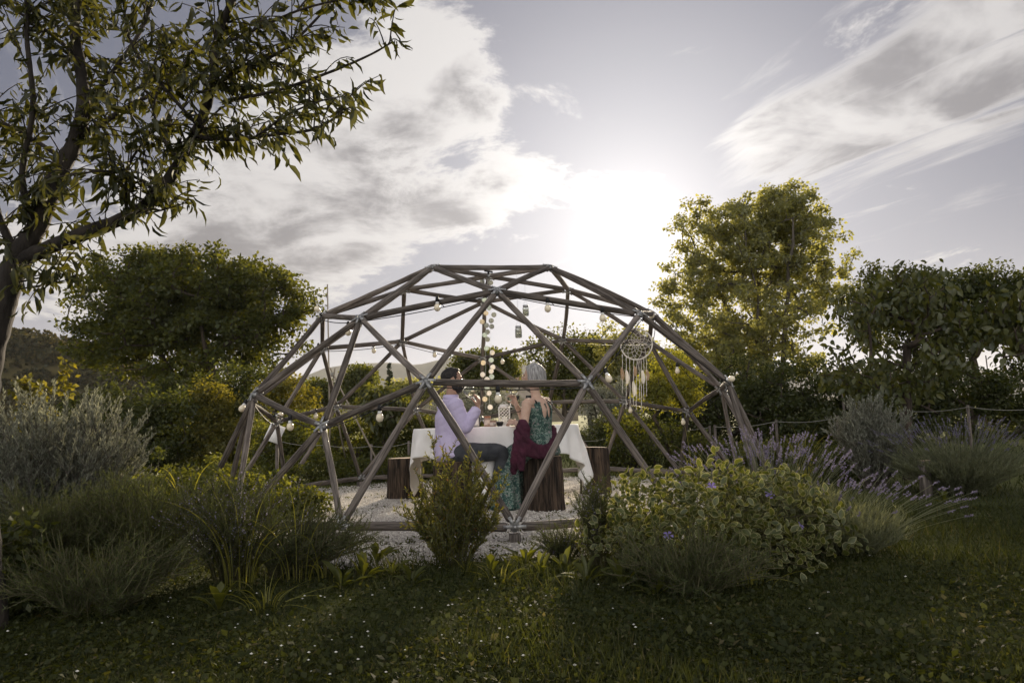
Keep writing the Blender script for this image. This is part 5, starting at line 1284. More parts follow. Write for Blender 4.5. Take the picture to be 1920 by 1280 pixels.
# shirt
mb = MB(); Q, r = limb(mb, [pel + np.array([-.01, 0, -.035]), pel + np.array([-.01, 0, .10]), (pel + chest) / 2, chest, chest + np.array([.0, 0, .095])], [(.185, .150), (.178, .145), (.172, .138), (.195, .140), (.155, .095)]); loft(mb, Q, r, rtm, 20)
arm(mb, [shR - np.array([0, 0, .015]), shL - np.array([0, 0, .015])], [.060, .060], side=(0, 0, 1))
for s_, e_, w_ in ((shR, elR, wrR), (shL, elL, wrL)):
    wc = e_ + (w_ - e_) * 0.90; arm(mb, [s_, (s_ + e_) / 2, e_, (e_ + wc) / 2, wc], [.078, .070, .062, .057, .047])
arm(mb, [neck - np.array([.01, 0, .055]), neck + np.array([-.006, 0, -.012])], [.086, .070])
V, F = fuse(mb, 0.008, 2); V = crease(V, list(np.linspace(pel, chest, 6)) + list(np.linspace(shR, elR, 6)) + list(np.linspace(elR, wrR, 6)) + list(np.linspace(shL, elL, 6)), 0.0030, 46, 4)
wd = nrmz(wrR - elR); open_ = ((V - neck) @ np.array([0.15, 0, 1]) < 0.004) & (V[:, 2] > pel[2] - 0.05 - 0.04 * np.cos(9 * V[:, 0])) & (((V - (elR + (wrR - elR) * .90)) @ wd) < 0.02)
V, F = cut(V, F, open_); skin_build('shirt', V, F, M['lilac'], man, mp, 0.003)
mb = MB()    # turned collar
th = np.linspace(-2.5, 2.5, 22); ring = []
for k_, (rr_, dz) in enumerate(((.064, -.008), (.067, .020), (.073, .022), (.083, -.018))):
    ring.append(np.stack([neck[0] - .006 + rr_ * (np.cos(th + PI) * fwm[0] - np.sin(th + PI) * fwm[1]), neck[1] + rr_ * (np.cos(th + PI) * fwm[1] + np.sin(th + PI) * fwm[0]), np.full(22, neck[2] - .012 + dz) - .012 * (1 + np.cos(th + PI)) * (k_ > 2)], -1))
V = np.concatenate(ring); i = np.arange(3)[:, None] * 22; j = np.arange(21)[None]; skin_build('collar', V, np.stack([i + j, i + j + 1, i + 23 + j, i + 22 + j], -1).reshape(-1, 4), M['lilac'], man, mp, 0.002)
mb = MB(); Q, r = limb(mb, [pel + np.array([0, 0, -.05]), pel + np.array([0, 0, .09])], [(.178, .135), (.172, .132)]); loft(mb, Q, r, rtm)
for h_, k_, a_ in zip(hp, kn, an): arm(mb, [h_, (h_ + k_) / 2, k_, (k_ + a_) / 2, a_ + np.array([0, 0, .01])], [.102, .092, .076, .074, .066])
V, F = fuse(mb, 0.010, 2); V = crease(V, [x_ for h_, k_, a_ in zip(hp, kn, an) for x_ in list(np.linspace(h_, k_, 6)) + list(np.linspace(k_, a_, 6))], 0.0035, 36, 5); V[:, 2] = np.maximum(V[:, 2], 0.03); skin_build('trousers', V, F, M['trouser'], man, mp)
for a_ in an:
    mb = MB(); f0 = np.array([a_[0], a_[1], 0.045]); arm(mb, [f0 - fwm * .06, f0 + fwm * .04, f0 + fwm * .16], [(.040, .042), (.046, .040), (.036, .026)], side=rtm)
    V, F = fuse(mb, 0.008, 2); V[:, 2] = np.maximum(V[:, 2], 0.016); skin_build('shoe', V, F, M['leather'], man, mp)
mb = MB(); P = PM
ellip(mb, P(0, -.017, .034), np.array([.080, .100, .092]), RmM, 20, 14); ellip(mb, P(0, .026, .086), np.array([.056, .044, .034]), RmM)
V, F = fuse(mb, 0.006, 2); q = (V - hc) @ RmM; V, F = cut(V, F, (q[:, 2] > -.055 + 0.0 * q[:, 1]) & ((q[:, 1] < .036 + .006 * np.sin(q[:, 2] * 260)) | (q[:, 2] > .086)) & ((q[:, 2] > .022 + .005 * np.sin(q[:, 1] * 300)) | (q[:, 1] < -.010) | ((np.abs(q[:, 1] - .018) < .012) & (q[:, 2] > -.04))) & (q[:, 1] < .066)); V = wrinkle(V, .0012, (160, 90), 6); skin_build('hair', V, F, M['hairm'], man, mp)
mb = MB(); ellip(mb, P(0, .042, -.080), np.array([.052, .056, .052]), RmM); ellip(mb, P(0, .094, -.036), np.array([.028, .012, .008]), RmM)
ellip(mb, P(.052, .015, -.052), np.array([.016, .034, .044]), RmM); ellip(mb, P(-.052, .015, -.052), np.array([.016, .034, .044]), RmM)
V, F = fuse(mb, 0.006, 2); V = wrinkle(V, .0015, (160, 90), 7); skin_build('beard', V, F, M['hairm'], man, mp)
for q in (-1, 1):
    mb = MB(); arm(mb, [P(q * .012, .096, .030), P(q * .032, .092, .036), P(q * .050, .080, .028)], [.004, .006, .004]); mb.build('eyebrow', M['hairm'], man, smooth=True, loc=mp)
ax = nrmz(np.array([-0.55, -0.05, 0.85])); hm_ = wrR + nrmz(np.array([0.10, 0.15, 1.0])) * .07 + np.array([-.028, .012, 0])
wineglass('wine glass lifted by the man in lilac', Vector(hm_ - ax * .075), ax, 1.2)
# ---- woman
wp = WOMP; fww = nrmz(np.array([-0.72, 0.69, 0])); rtw = np.array([fww[1], -fww[0], 0])   # right side is away from the camera
pel = np.array([wp.x - 0.01, wp.y + 0.02, 0.585]); wai = A(1010, 812, wp.y + 0.02); chest = A(1009, 770, wp.y + 0.03); neck = A(1004, 737, wp.y + 0.03); hc = A(999, 706, wp.y + 0.03)
shL = A(988, 755, wp.y - 0.11); shR = A(1026, 753, wp.y + 0.17)
elL = A(981, 802, wp.y - 0.15); wrL = A(966, 792, wp.y + 0.08)
elR = A(985, 790, wp.y + 0.34); wrR = A(968, 759, wp.y + 0.20)
wom = empty('person', (wp.x, wp.y, 0), 'woman with silver bob, green floral open-back dress and burgundy shawl, holding a glass', 'person')
mb = MB(); RmW, PW = head_parts(mb, hc, nrmz(np.array([-0.95, 0.30, -0.02])), (0, 0, 1), 0.95)
arm(mb, [neck - np.array([-.01, 0, .06]), neck, hc - np.array([0, 0, .03])], [.052, .045, .046])
Q, r = limb(mb, [pel, wai, chest, chest + np.array([0, 0, .085])], [(.175, .13), (.128, .095), (.150, .105), (.125, .07)]); loft(mb, Q, r, rtw)
arm(mb, [shL, shR], [.045, .045], side=(0, 0, 1))
for s_, e_, w_ in ((shR, elR, wrR), (shL, elL, wrL)): arm(mb, [s_, (s_ + e_) / 2, e_, (e_ + w_) / 2, w_], [.050, .043, .036, .034, .023])
hand_parts(mb, wrR, nrmz(np.array([-0.35, -0.15, 0.95])), nrmz(np.array([-0.5, -0.6, -0.2])), 0.9, 1.15, -1)
hand_parts(mb, wrL, nrmz(np.array([-0.75, 0.55, 0.12])), nrmz(np.array([0.3, 0.45, -0.5])), 0.9, 1.5, -1)
knw = [A(963, 858, wp.y + 0.10), A(972, 858, wp.y + 0.36)]; anw = [A(948, 940, wp.y + 0.02), A(962, 940, wp.y + 0.30)]
for a_ in anw: a_[2] = 0.075
hpw = [pel - rtw * .09, pel + rtw * .09]
for h_, k_, a_ in zip(hpw, knw, anw): arm(mb, [h_, (h_ + k_) / 2, k_, (k_ + a_) / 2, a_], [.090, .074, .055, .048, .032])
V, F = fuse(mb, 0.006, 3); skin_build('body', V, F, M['skinw'], wom, wp)
eyes(wom, PW, RmW, wp, 0.95)
# dress: bodice with an open keyhole back, full skirt
mb = MB(); Q, r = limb(mb, [pel, wai, chest, chest + np.array([0, 0, .075])], [(.190, .145), (.140, .107), (.160, .116), (.138, .082)]); loft(mb, Q, r, rtw, 22)
V, F = fuse(mb, 0.006, 2)
q = np.stack([(V - chest) @ rtw, (V - chest) @ fww, V[:, 2] - chest[2]], -1); back = q[:, 1] < 0.0
key = back & (((np.abs(q[:, 0] + .032) / .026) ** 2 + ((q[:, 2] - .01) / .075) ** 2 < 1) | ((np.abs(q[:, 0] - .032) / .026) ** 2 + ((q[:, 2] - .01) / .075) ** 2 < 1))
arms_ = (np.abs(q[:, 0]) > .118) & (q[:, 2] > .03); neckl = q[:, 2] > .085 - 1.0 * np.maximum(0, .06 - np.abs(q[:, 0])) * .3
V, F = cut(V, F, ~(key | arms_ | neckl)); skin_build('bodice', V, F, M['dress'], wom, wp, 0.002)
for sg in (-1, 1):
    mb = MB(); s0 = chest + rtw * sg * .095 - fww * .075 + np.array([0, 0, .068]); tube(mb, bez(s0, s0 + np.array([0, 0, .03]), chest + rtw * sg * .09 + fww * .01 + np.array([0, 0, .112]), 6), .006, 6); mb.build('strap', M['black'], wom, loc=wp)
mb = MB(); Q, r = limb(mb, [pel + np.array([0, 0, -.06]), pel + np.array([0, 0, .10])], [(.200, .165), (.165, .125)]); loft(mb, Q, r, rtw, 20)
for h_, k_, a_ in zip(hpw, knw, anw):
    fl = np.array([a_[0] - .01, a_[1] - .02, 0.03]); arm(mb, [h_, (h_ + k_) / 2, k_, (k_ + a_) / 2 + np.array([-.01, -.01, 0]), fl], [.125, .118, .108, .125, .150])
V, F = fuse(mb, 0.010, 3); lowf = np.clip((0.50 - V[:, 2]) / 0.5, 0, 1)
ang = np.arctan2(V[:, 1] - (anw[0][1] + .1), V[:, 0] - anw[0][0]); V[:, :2] += (lowf * 0.018 * np.sin(ang * 13))[:, None] * np.stack([np.cos(ang), np.sin(ang)], -1); V = wrinkle(V, .0025, (40, 20), 8); V[:, 2] = np.maximum(V[:, 2], 0.022); skin_build('skirt', V, F, M['dress'], wom, wp)
# hair: chin-length bob
mb = MB(); P = PW
ellip(mb, P(0, -.020, .034), np.array([.092, .106, .098]) * .97, RmW, 20, 14); Q, r = limb(mb, [P(0, -.028, .04), P(0, -.035, -.03), P(0, -.036, -.085)], [(.090, .098), (.094, .092), (.082, .074)]); loft(mb, Q, r, RmW[:, 0], 20)
V, F = fuse(mb, 0.006, 3); q = (V - hc) @ RmW; V, F = cut(V, F, ((q[:, 1] < .030 + .25 * np.maximum(0, q[:, 2] - .02)) | (q[:, 2] > .085)) & (q[:, 2] > -.098))
q = (V - hc) @ RmW; an_ = np.arctan2(q[:, 0], -q[:, 1]); V = V + (0.004 * np.sin(an_ * 26 + 3 * np.sin(q[:, 2] * 30)) * np.clip((.09 - q[:, 2]) / .1, 0, 1))[:, None] * nrmz(V - hc); skin_build('hair', V, F, M['hairw'], wom, wp, 0.004)
# shawl around the elbows and hips, tail hanging
SH = [[A(975, 796, wp.y - .20), A(985, 822, wp.y - .26), A(1008, 838, wp.y - .22), A(1030, 835, wp.y - .12), A(1038, 812, wp.y + .02), A(1036, 800, wp.y + .14)],
      [A(968, 810, wp.y - .16), A(974, 838, wp.y - .24), A(1002, 853, wp.y - .23), A(1030, 850, wp.y - .14), A(1041, 832, wp.y + .02), A(1040, 820, wp.y + .14)]]
mb = MB()
for f_ in np.linspace(0, 1, 10):
    p = [a_ * (1 - f_) + b_2 * f_ for a_, b_2 in zip(*SH)]; arm(mb, p, [.030, .034, .030, .030, .030, .024], side=(0, 0, 1))
for p, r in (([A(983, 800, wp.y - .18), A(972, 830, wp.y - .24), A(966, 860, wp.y - .22), A(963, 886, wp.y - .19)], [.045, .050, .045, .030]), ([A(986, 812, wp.y - .22), A(980, 845, wp.y - .26), A(977, 880, wp.y - .24)], [.04, .042, .032]),
             ([A(978, 792, wp.y - .17), A(984, 806, wp.y - .20), A(975, 806, wp.y - .02)], [.048, .055, .042])): arm(mb, p, r)
V, F = fuse(mb, 0.008, 3); d_ = V - np.array([wp.x, wp.y, 0]); V += (0.0035 * np.sin(V[:, 2] * 70 + V[:, 0] * 95 + 2 * np.sin(V[:, 0] * 25)))[:, None] * nrmz(d_ * np.array([1, 1, .2])); V = crease(V, [wai, pel, elL, (elL + wai) / 2, knw[0]], 0.0045, 46, 9); skin_build('shawl', V, F, M['shawl'], wom, wp)
mb = MB(); cw = elR + (wrR - elR) * .72; lathe(mb, [(.031, -.004), (.034, 0), (.031, .004), (.028, 0), (.031, -.004)], cw, 18, 0, Vector(wrR - elR)); mb.build('bracelet', M['black'], wom, loc=wp)
for a_ in anw:
    mb = MB(); f0 = np.array([a_[0], a_[1], 0.038]); arm(mb, [f0 - fww * .04, f0 + fww * .05, f0 + fww * .12], [(.032, .03), (.036, .026), (.028, .02)], side=rtw); V, F = fuse(mb, 0.008, 2); V[:, 2] = np.maximum(V[:, 2], .016); skin_build('shoe', V, F, M['leather'], wom, wp)
ax = nrmz(np.array([0.30, -0.10, 1.0])); hw = wrR + nrmz(np.array([-0.35, -0.15, 0.95])) * .075 * .9 + nrmz(np.array([-0.5, -0.6, -0.2])) * .030
wineglass('tilted wine glass held by the silver-haired woman', Vector(hw - ax * .072), ax, 1.2)
# ------------------------------------------------------------------ what hangs in and stands round the dome
def bulb_mesh():
    mb = MB(); lathe(mb, [(0, 0.0), (.013, 0.0), (.0145, -.010), (.017, -.024)], (0, 0, 0), 14); neck_ = mb.mesh('bulb_neck', M['bulbneck'], True)
    mb = MB(); lathe(mb, [(.017, -.024), (.024, -.034), (.0285, -.050), (.0275, -.064), (.020, -.078), (.008, -.085), (0, -.0855)], (0, 0, 0), 16); gl_ = mb.mesh('bulb', M['bulb'], True)
    mb = MB(); lathe(mb, [(0, .046), (.008, .046), (.013, .038), (.0155, .030), (.0165, -.002), (.014, -.003), (0, -.003)], (0, 0, 0), 14); return neck_, gl_, mb.mesh('socket', M['black'], False)
BN, BG_, BS = bulb_mesh()
def on_strut(px, py, a, b_):
    A_, B_ = HUB[a], HUB[b_]; P_ = project(np.array([A_, B_])); v = P_[1, :2] - P_[0, :2]; t_ = float(np.clip(np.dot(np.array([px, py]) - P_[0, :2], v) / np.dot(v, v), 0, 1))
    return t_, A_ + (B_ - A_) * t_
def light_string(label, chain, bulbs):
    root = empty('string_lights', HUB[chain[0]], label, 'string lights'); w0 = HUB[chain[0]]
    pts = []
    rs = np.random.default_rng(len(chain))
    for a, b_ in zip(chain[:-1], chain[1:]):
        A_, B_ = HUB[a], HUB[b_]; out_ = (A_ + B_) / 2 - DC; out_.z = 0; out_.normalize()
        for k_ in range(8):
            f_ = k_ / 8; s_ = math.sin(PI * f_); pts.append(np.array(A_ + (B_ - A_) * f_ + out_ * (0.036 + 0.008 * s_) + Vector((0, 0, -0.035 - 0.022 * s_))))
    pts.append(np.array(HUB[chain[-1]] + Vector((0, 0, -.035))))
    mb = MB(); tube(mb, np.array(pts), 0.0042, 5); mb.build('cord', M['black'], root, smooth=True, loc=w0)
    for px, py, a, b_, d in bulbs:
        t_, p = on_strut(px, py, a, b_); c = at(px, py, p.y - (0.05 if (p - DC).y < 0 else -0.0))     # centre of the globe
        dv = Vector(d).normalized(); top = c - dv * 0.05
        q = (-dv).to_track_quat('Z', 'Y').to_euler()
        o = bpy.data.objects.new('bulb', BG_); COL.objects.link(o); o.parent = root; o.location = top - w0; o.rotation_euler = q
        for nm, me in (('bulb_neck', BN), ('socket', BS)):
            s_ = bpy.data.objects.new(nm, me); COL.objects.link(s_); s_.parent = o
        # short drop lead from the cord
        j = int(np.argmin(np.linalg.norm(np.array(pts) - np.array(top - dv * .045), axis=1))); mb = MB(); tube(mb, [np.array(top - dv * .045), (np.array(top - dv * .05) + pts[j]) / 2 + np.array([0, 0, -.008]), pts[j]], .0035, 5); mb.build('lead', M['black'], root, loc=pts[j])
dn = (0, 0, -1)
light_string('upper string of round opal bulbs along the top ring of the dome', ['f_-72', 'r2_-36', 'f_0', 'r2_36', 'f_72', 'r2_108', 'f_144', 'r2_180', 'f_-144', 'r2_-108'],
             [(595, 580, 'f_-72', 'r2_-36', (-.6, -.3, .8)), (653, 622, 'f_-72', 'r2_-36', dn), (820, 576, 'r2_-36', 'f_0', dn), (1027, 578, 'f_0', 'r2_36', dn), (1222, 592, 'r2_36', 'f_72', (.3, -.5, .8)), (701, 657, 'r2_-108', 'f_-144', dn), (815, 665, 'f_-144', 'r2_180', dn), (942, 678, 'r2_180', 'f_144', dn), (1130, 596, 'f_0', 'r2_36', dn), (597, 658, 'f_-72', 'r2_-108', dn)])
light_string('lower string of round opal bulbs along the middle ring of the dome', ['p_-108', 'e_-60', 'p_-36', 'e_-12', 'e_12', 'r2_36', 'e_60', 'e_84', 'p_108', 'e_132'],
             [(454, 765, 'e_-60', 'p_-108', (-.25, -.5, -.8)), (544, 799, 'e_-60', 'p_-36', dn), (525, 777, 'p_-108', 'e_-60', (.8, .1, .15)), (712, 782, 'p_-36', 'e_-12', dn), (934, 747, 'e_-12', 'e_12', dn), (1141, 709, 'e_12', 'r2_36', (.25, -.4, -.85)), (1371, 710, 'r2_36', 'e_60', (.95, -.3, .1)), (1363, 745, 'e_84', 'p_108', dn), (1281, 791, 'p_108', 'e_132', dn), (1182, 769, 'p_108', 'e_132', dn), (1270, 695, 'r2_108', 'e_84', dn), (592, 780, 'p_-108', 'e_-132', dn)])
# garland of paper discs
ap = HUB['apex']
DISC = [(904, 529, 3), (920, 530, 3), (908, 541, 3), (908, 562, 2), (917, 577, 2), (911, 587, 1), (926, 590, 3), (904, 603, 1), (921, 601, 3), (912, 610, 3), (922, 612, 3), (914, 622, 3), (909, 628, 2), (914, 636, 3), (912, 653, 2), (923, 661, 0), (921, 675, 2), (906, 680, 1), (924, 688, 0), (921, 696, 0), (905, 702, 0), (922, 706, 2), (913, 711, 0), (913, 725, 2), (917, 737, 0), (909, 748, 1), (919, 763, 0)]
PAPER = [leafmat('paper_disc_%d' % i, c_, c_, (1.15, 1.12, 1.08), 0.45, 0.02) for i, c_ in enumerate([(.78, .76, .72), (.74, .68, .55), (.62, .68, .63), (.42, .43, .39)])]  # last tone: backlit darkening of the upper discs put into the colour
root = empty('disc_garland', ap, 'hanging garland of pale paper discs under the top hub of the dome', 'garland')
mb = MB()
for sx in (-3, 3): tube(mb, [np.array(ap) + np.array([sx * .004, -.02, -.03]), np.array(at(915 + sx * 1.5, 640, ap.y - .02)), np.array(at(914 + sx, 768, ap.y - .02))], .0012, 4)
mb.build('thread', M['white'], root, loc=ap)
rs = np.random.default_rng(91)
for px, py, ci in DISC:
    c = at(px, py, ap.y - .02 + rs.normal(0, .02)); mb = MB(); lathe(mb, [(0, -.0008), (.029, -.0008), (.029, .0008), (0, .0008)], c, 22, 0, Vector((rs.normal(0, .25), -1, rs.normal(0, .12)))); mb.build('disc', PAPER[ci], root, loc=c)
# solar cap on the apex
mb = MB(); box(mb, ap + Vector((0, 0, .058)), (.09, .07, .014), 0, np.array(Euler((.35, .1, .2)).to_matrix())); tube(mb, [np.array(ap + Vector((0, 0, .028))), np.array(ap + Vector((0, 0, .055)))], .012, 8)
tag(mb.build('solar_panel', M['black'], loc=ap + Vector((0, 0, .03))), 'small black solar panel clipped on the top hub of the dome', 'solar panel')
# hanging jars
M['jarglass'] = bpy.data.materials.new('jar_glass'); M['jarglass'].use_nodes = True
g_ = M['jarglass'].node_tree.nodes['Principled BSDF']; g_.inputs['Roughness'].default_value = 0.08; g_.inputs['Transmission Weight'].default_value = 0.92; g_.inputs['IOR'].default_value = 1.25; g_.inputs['Base Color'].default_value = (0.80, 0.82, 0.80, 1)
for px, py, Y, topy, lb in ((972.5, 633, 7.3, 530, 'lower glass jar lantern hanging on a wire inside the dome'), (986, 592, 8.0, 525, 'upper glass jar lantern hanging behind the front strut')):
    b0 = at(px, py, Y); root = empty('hanging_jar', b0, lb, 'jar'); r, h = .035, .125
    mb = MB(); lathe(mb, [(0, 0), (r * .9, 0), (r, .01), (r, h * .72), (r * .8, h * .82), (r * .8, h * .86), (r * .74, h * .86), (r * .74, h * .82), (r * .93, h * .70), (r * .93, .014), (0, .012)], b0, 18); mb.build('body', M['jarglass'], root, smooth=True, loc=b0)
    mb = MB(); lathe(mb, [(r * .86, h * .80), (r * .9, h * .84), (r * .9, h * .98), (0, h)], b0, 18); mb.build('lid', M['steel'], root, loc=b0)
    tz = at(px, topy, Y).z; mb = MB()
    tube(mb, [np.array(b0 + Vector((-r * .8, 0, h * .9))), np.array(b0 + Vector((0, 0, h * 1.5))), np.array(b0 + Vector((r * .8, 0, h * .9)))], .0012, 4); tube(mb, [np.array(b0 + Vector((0, 0, h * 1.5))), np.array((b0.x, b0.y, tz + .12))], .0012, 4); mb.build('wire', M['steel'], root, loc=b0)
# dream catcher
hk = HUB['r2_36']; M['cotton'] = mat('cotton_cord', (0.66, 0.61, 0.54), 0.9); M['feather'] = leafmat('white_feather', (.70, .68, .64), (.80, .78, .74), (1.1, 1.08, 1.05), 0.4, 0.02); M['feather2'] = leafmat('tan_feather', (.42, .33, .22), (.50, .40, .28), (1.1, 1.0, .9), 0.4, 0.02)
Yd = hk.y - 0.04; cc = np.array(at(1193, 645, Yd)); rh = 29.5 / FPX * Yd; dc = empty('dream_catcher', Vector(cc), 'cream dream catcher with feathers hanging from the doorway hub of the dome', 'dream catcher')
ux = np.array([0.98, -0.2, 0]); uz = np.array([0, 0, 1.0]); pt = lambda a, r: cc + (ux * math.cos(a) + uz * math.sin(a)) * r
mb = MB(); tube(mb, [pt(2 * PI * k_ / 48, rh) for k_ in range(49)], .0065, 8); mb.build('hoop', M['cotton'], dc, smooth=True, loc=cc)
mb = MB(); N_ = 12; rad_ = [rh, rh * .80, rh * .60, rh * .42, rh * .26, rh * .13]
for L_ in range(5):
    for k_ in range(N_):
        a0 = 2 * PI * (k_ + .5 * L_) / N_; a1 = 2 * PI * (k_ + .5 * (L_ + 1)) / N_; a2 = 2 * PI * (k_ + .5 * (L_ - 1)) / N_
        tube(mb, [pt(a0, rad_[L_]), pt(a1, rad_[L_ + 1])], .0018, 4, cap=False); tube(mb, [pt(a0, rad_[L_]), pt(a2, rad_[L_ + 1])], .0018, 4, cap=False)
mb.build('web', M['cotton'], dc, loc=cc)
mb = MB(); tube(mb, [pt(PI / 2, rh), np.array(hk) + np.array([0, -.03, -.04])], .003, 5); mb.build('hanger', M['cotton'], dc, loc=cc)
rs = np.random.default_rng(95)
for k_, (px, yt, yb, fe) in enumerate([(1167, 664, 732, 1), (1174, 668, 762, 0), (1181, 672, 759, 2), (1188, 674, 757, 0), (1194, 675, 764, 2), (1198, 675, 745, 2), (1202, 674, 764, 0), (1207, 672, 745, 2), (1212, 664, 738, 1)]):
    p0 = np.array(at(px, yt, Yd)); p1 = np.array(at(px + rs.normal(0, .8), yb, Yd)); mb = MB()
    n = 18; L_ = np.linspace(0, 1, n)[:, None]; P_ = p0 + (p1 - p0) * L_ + rs.standard_normal((n, 3)) * np.array([.0015, .0015, 0]); tube(mb, P_, .0028 * (1 + .35 * np.sin(np.arange(n) * 2.1)), 5)
    for q in range(6): tube(mb, [p1, p1 + np.array([rs.normal(0, .006), rs.normal(0, .006), -.022])], .0009, 3)
    mb.build('tassel', M['cotton'], dc, loc=p0)
for px, py, ln, mt in ((1175, 706, .125, 0), (1166, 700, .11, 1), (1188, 728, .135, 0), (1205, 706, .12, 0), (1213, 702, .10, 1), (1190, 695, .09, 1)):
    c = np.array(at(px, py, Yd - .006)); t_ = np.linspace(0, 1, 11); w = .017 * np.sin(PI * (t_ * .92 + .05)) ** .6
    mid = c + np.stack([.006 * np.sin(2.5 * t_), .003 * t_, (.5 - t_) * ln], -1); e = np.array([.97, -.22, 0])
    V = np.concatenate([mid - e * w[:, None] + np.array([0, 0, -.006]), mid, mid + e * w[:, None] + np.array([0, 0, -.006])]); V[:11, 1] += .004; i = np.arange(10)
    mb = MB(); mb.add(V, np.concatenate([np.stack([i, i + 1, i + 12, i + 11], -1), np.stack([i + 11, i + 12, i + 23, i + 22], -1)])); o = mb.build('feather', M['feather' if mt == 0 else 'feather2'], dc, loc=c); s_ = o.modifiers.new('t', 'SOLIDIFY'); s_.thickness = .0012
# ---- rope fence, poles, sign, stake
M['rope'] = mat('pale_rope', (0.24, 0.23, 0.205), 0.9); M['pole'] = mat('bamboo_pole', (0.16, 0.135, 0.10), 0.7, (0.26, 0.22, 0.17), 6, 4, stretch=(1, 1, .3)); M['board'] = mat('white_board', (0.70, 0.69, 0.67), 0.6)
def fence(label, pts, Y, every):
    P_ = [np.array(at(px, py, Y + dy)) for px, py, dy in pts]; root = empty('rope_fence', Vector((P_[0][0], P_[0][1], terrain(P_[0][0], P_[0][1]))), label, 'fence'); b0 = parent_world(root)
    path = []
    for a, b_ in zip(P_[:-1], P_[1:]):
        for k_ in range(10): f_ = k_ / 10; path.append(a + (b_ - a) * f_ - np.array([0, 0, .035 * math.sin(PI * f_)]))
    path.append(P_[-1]); mb = MB(); tube(mb, path, .0042, 5); mb.build('rope', M['rope'], root, loc=P_[0])
    for k_ in every:
        p = P_[k_]; mb = MB(); g_ = terrain(p[0], p[1]); tube(mb, [(p[0], p[1] + .02, g_ - .05), (p[0] + .01, p[1] + .02, p[2] + .03)], [.024, .020], 8); mb.build('post', M['wood'], root, loc=(p[0], p[1], g_))
fence('low rope fence with short posts in front of the dark hedge', [(1340, 800, 0), (1455, 790, -.2), (1570, 783, -.3), (1690, 770, -.5), (1815, 763, -.8), (1960, 765, -1)], 10.6, [0, 1, 2, 3, 4, 5])
fence('low rope fence behind the left side of the dome', [(520, 826, 0), (610, 834, 0), (695, 836, 0), (765, 830, 0), (850, 826, 0)], 11.2, [0, 1, 2, 3, 4])
fence('low rope fence along the field edge at the doorway of the dome', [(1085, 826, 0), (1150, 818, 0), (1225, 806, 0), (1330, 801, 0)], 12.1, [0, 2, 3])
def poles():
    p0 = floor_at(618, 11.4); root = empty('pole_tripod', p0, 'tall bare garden poles lashed together behind the dome', 'poles')
    tie = np.array(at(622, 702, 11.4))
    top = np.array(at(614, 533, 11.4))
    mb = MB(); b0 = np.array(floor_at(615, 11.4)); b0[2] -= .05; tube(mb, [b0, tie * .5 + top * .0 + b0 * .5 + 0, top], [.016, .015, .010], 7); mb.build('pole', M['pole'], root, smooth=True, loc=p0)
    for px, py, dy, tx, ty in ((728, 880, -.5, 619, 690), (598, 880, .2, 628, 690), (655, 880, .7, 615, 695)):
        b1 = np.array(floor_at(px, 11.4 + dy)); b1[2] -= .03; mb = MB(); t1 = np.array(at(tx, ty, 11.42)); tube(mb, [b1, (b1 + t1) / 2, t1], [.015, .014, .011], 7); mb.build('pole', M['pole'], root, smooth=True, loc=p0)
    mb = MB(); lathe(mb, [(.03, -.03), (.036, -.02), (.036, .02), (.03, .03)], tie, 10); mb.build('lashing', M['rope'], root, loc=p0)
poles()
g0 = floor_at(515, 9.6); root = empty('garden_sign', g0, 'blank white board leaning on a short post behind the left dome triangles', 'sign')
c = np.array(at(515, 812, 9.6)); Rm = np.array(Euler((-.45, 0.38, .25)).to_matrix()); mb = MB(); box(mb, c, (.20, .012, .26), 0, Rm); mb.build('board', M['board'], root, loc=g0)
mb = MB(); box(mb, (c[0] + .01, c[1] + .07, (c[2] + g0.z) / 2 - .05), (.035, .03, c[2] - g0.z + .05)); mb.build('post', M['wood2'], root, loc=g0)
g0 = Vector(ground(1738, 930)); h_ = 0.335; root = empty('wooden_stake', g0, 'short square wooden stake in front of the wide lavender cushion', 'stake')
mb = MB(); box(mb, (g0.x, g0.y, h_ / 2 - .03), (.085, .07, h_ + .06), 0, rotz(.35)); mb.build('post', M['wood2'], root, loc=g0); mb = MB(); box(mb, (g0.x, g0.y, h_ + .004), (.092, .077, .008), 0, rotz(.35)); mb.build('end_grain', M['stumpcut'], root, loc=g0)
g0 = floor_at(1583, 9.9); zt = at(1582, 716, 9.9).z; root = empty('garden_lamp', g0, 'thin garden lamp post in front of the hedge beside the persimmon', 'lamp')
mb = MB(); tube(mb, [(g0.x, g0.y, g0.z - .03), (g0.x, g0.y, zt - .03)], .016, 8); mb.build('post', M['wood'], root, loc=g0); mb = MB(); lathe(mb, [(0, zt - .03), (.022, zt - .03), (.030, zt), (.020, zt + .03), (0, zt + .035)], (g0.x, g0.y, 0), 12); mb.build('lamp_head', M['steel'], root, loc=g0)
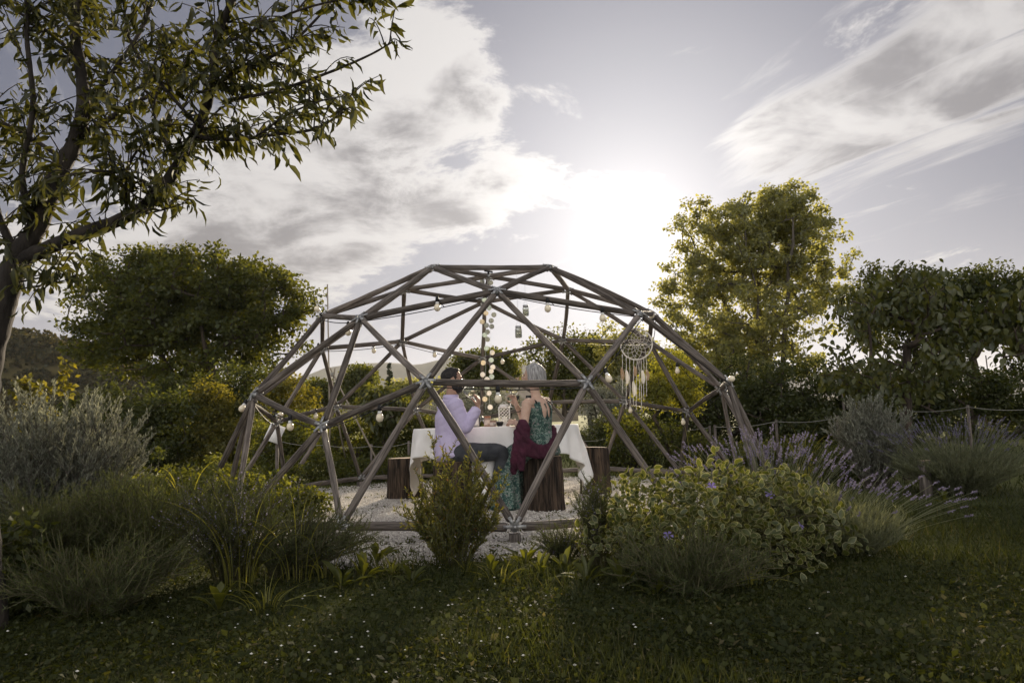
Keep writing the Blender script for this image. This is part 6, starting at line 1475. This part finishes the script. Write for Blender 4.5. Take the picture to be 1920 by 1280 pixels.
# farmhouse roof beyond the trees
M['tile'] = mat('clay_tiles', (0.22, 0.13, 0.09), 0.85, (0.36, 0.24, 0.17), 3, 6); M['plaster'] = mat('old_plaster', (0.30, 0.25, 0.20), 0.9, (0.40, 0.34, 0.28), 2, 4)
Yh = 52; g0 = floor_at(985, Yh); hs = empty('farmhouse', g0, 'low farmhouse with a tiled roof and two chimneys behind the woman', 'house')
zr = at(985, 694, Yh).z; ze = at(985, 714, Yh).z; xl = at(938, 714, Yh).x; xr = at(1090, 714, Yh).x; dp = 4.5
mb = MB(); box(mb, ((xl + xr) / 2, Yh + dp, (g0.z + ze) / 2 - .3), (xr - xl - .6, dp * 2 - .8, ze - g0.z + .5)); mb.build('wall', M['plaster'], hs, loc=g0)
mb = MB(); V = [[xl, Yh, ze], [xr, Yh, ze], [xr - 1.2, Yh + dp, zr], [xl + 1.2, Yh + dp, zr], [xl, Yh + 2 * dp, ze], [xr, Yh + 2 * dp, ze]]
mb.add(V, [[0, 1, 2, 3], [3, 2, 5, 4]]); mb.f.append((np.array([[0, 3, 4], [1, 5, 2]]), 0)); rf = mb.build('roof', M['tile'], hs, loc=g0); rf.modifiers.new('t', 'SOLIDIFY').thickness = .15
for px, py in ((949, 690), (972, 686)):
    c = at(px, py, Yh + dp * .7); mb = MB(); box(mb, (c.x, c.y, c.z - .6), (.55, .55, 1.6)); box(mb, (c.x, c.y, c.z + .28), (.75, .75, .14)); mb.build('chimney', M['plaster'], rf, loc=c)
for k_ in range(4):
    x_ = xl + (xr - xl) * (k_ + .7) / 4.4; mb = MB(); box(mb, (x_, Yh + .38, g0.z + 1.4), (.9, .1, 1.2)); wdw = mb.build('window', M['glass'] if False else M['black'], hs, loc=g0); mb = MB(); box(mb, (x_, Yh + .30, g0.z + .75), (1.1, .16, .09)); mb.build('sill', M['plaster'], wdw, loc=g0)
# ------------------------------------------------------------------ haze in the air
hm = bpy.data.materials.new('haze'); hm.use_nodes = True; t = hm.node_tree; t.nodes.clear()
pv = t.nodes.new('ShaderNodeVolumePrincipled'); pv.inputs['Color'].default_value = (0.93, 0.93, 0.95, 1)
pv.inputs['Density'].default_value = HAZE; pv.inputs['Anisotropy'].default_value = 0.15
oo = t.nodes.new('ShaderNodeOutputMaterial'); t.links.new(pv.outputs[0], oo.inputs['Volume'])
mb = MB(); box(mb, (0, 2950, 132.5), (10400, 6400, 268))
tag(mb.build('haze', hm), kind='stuff')
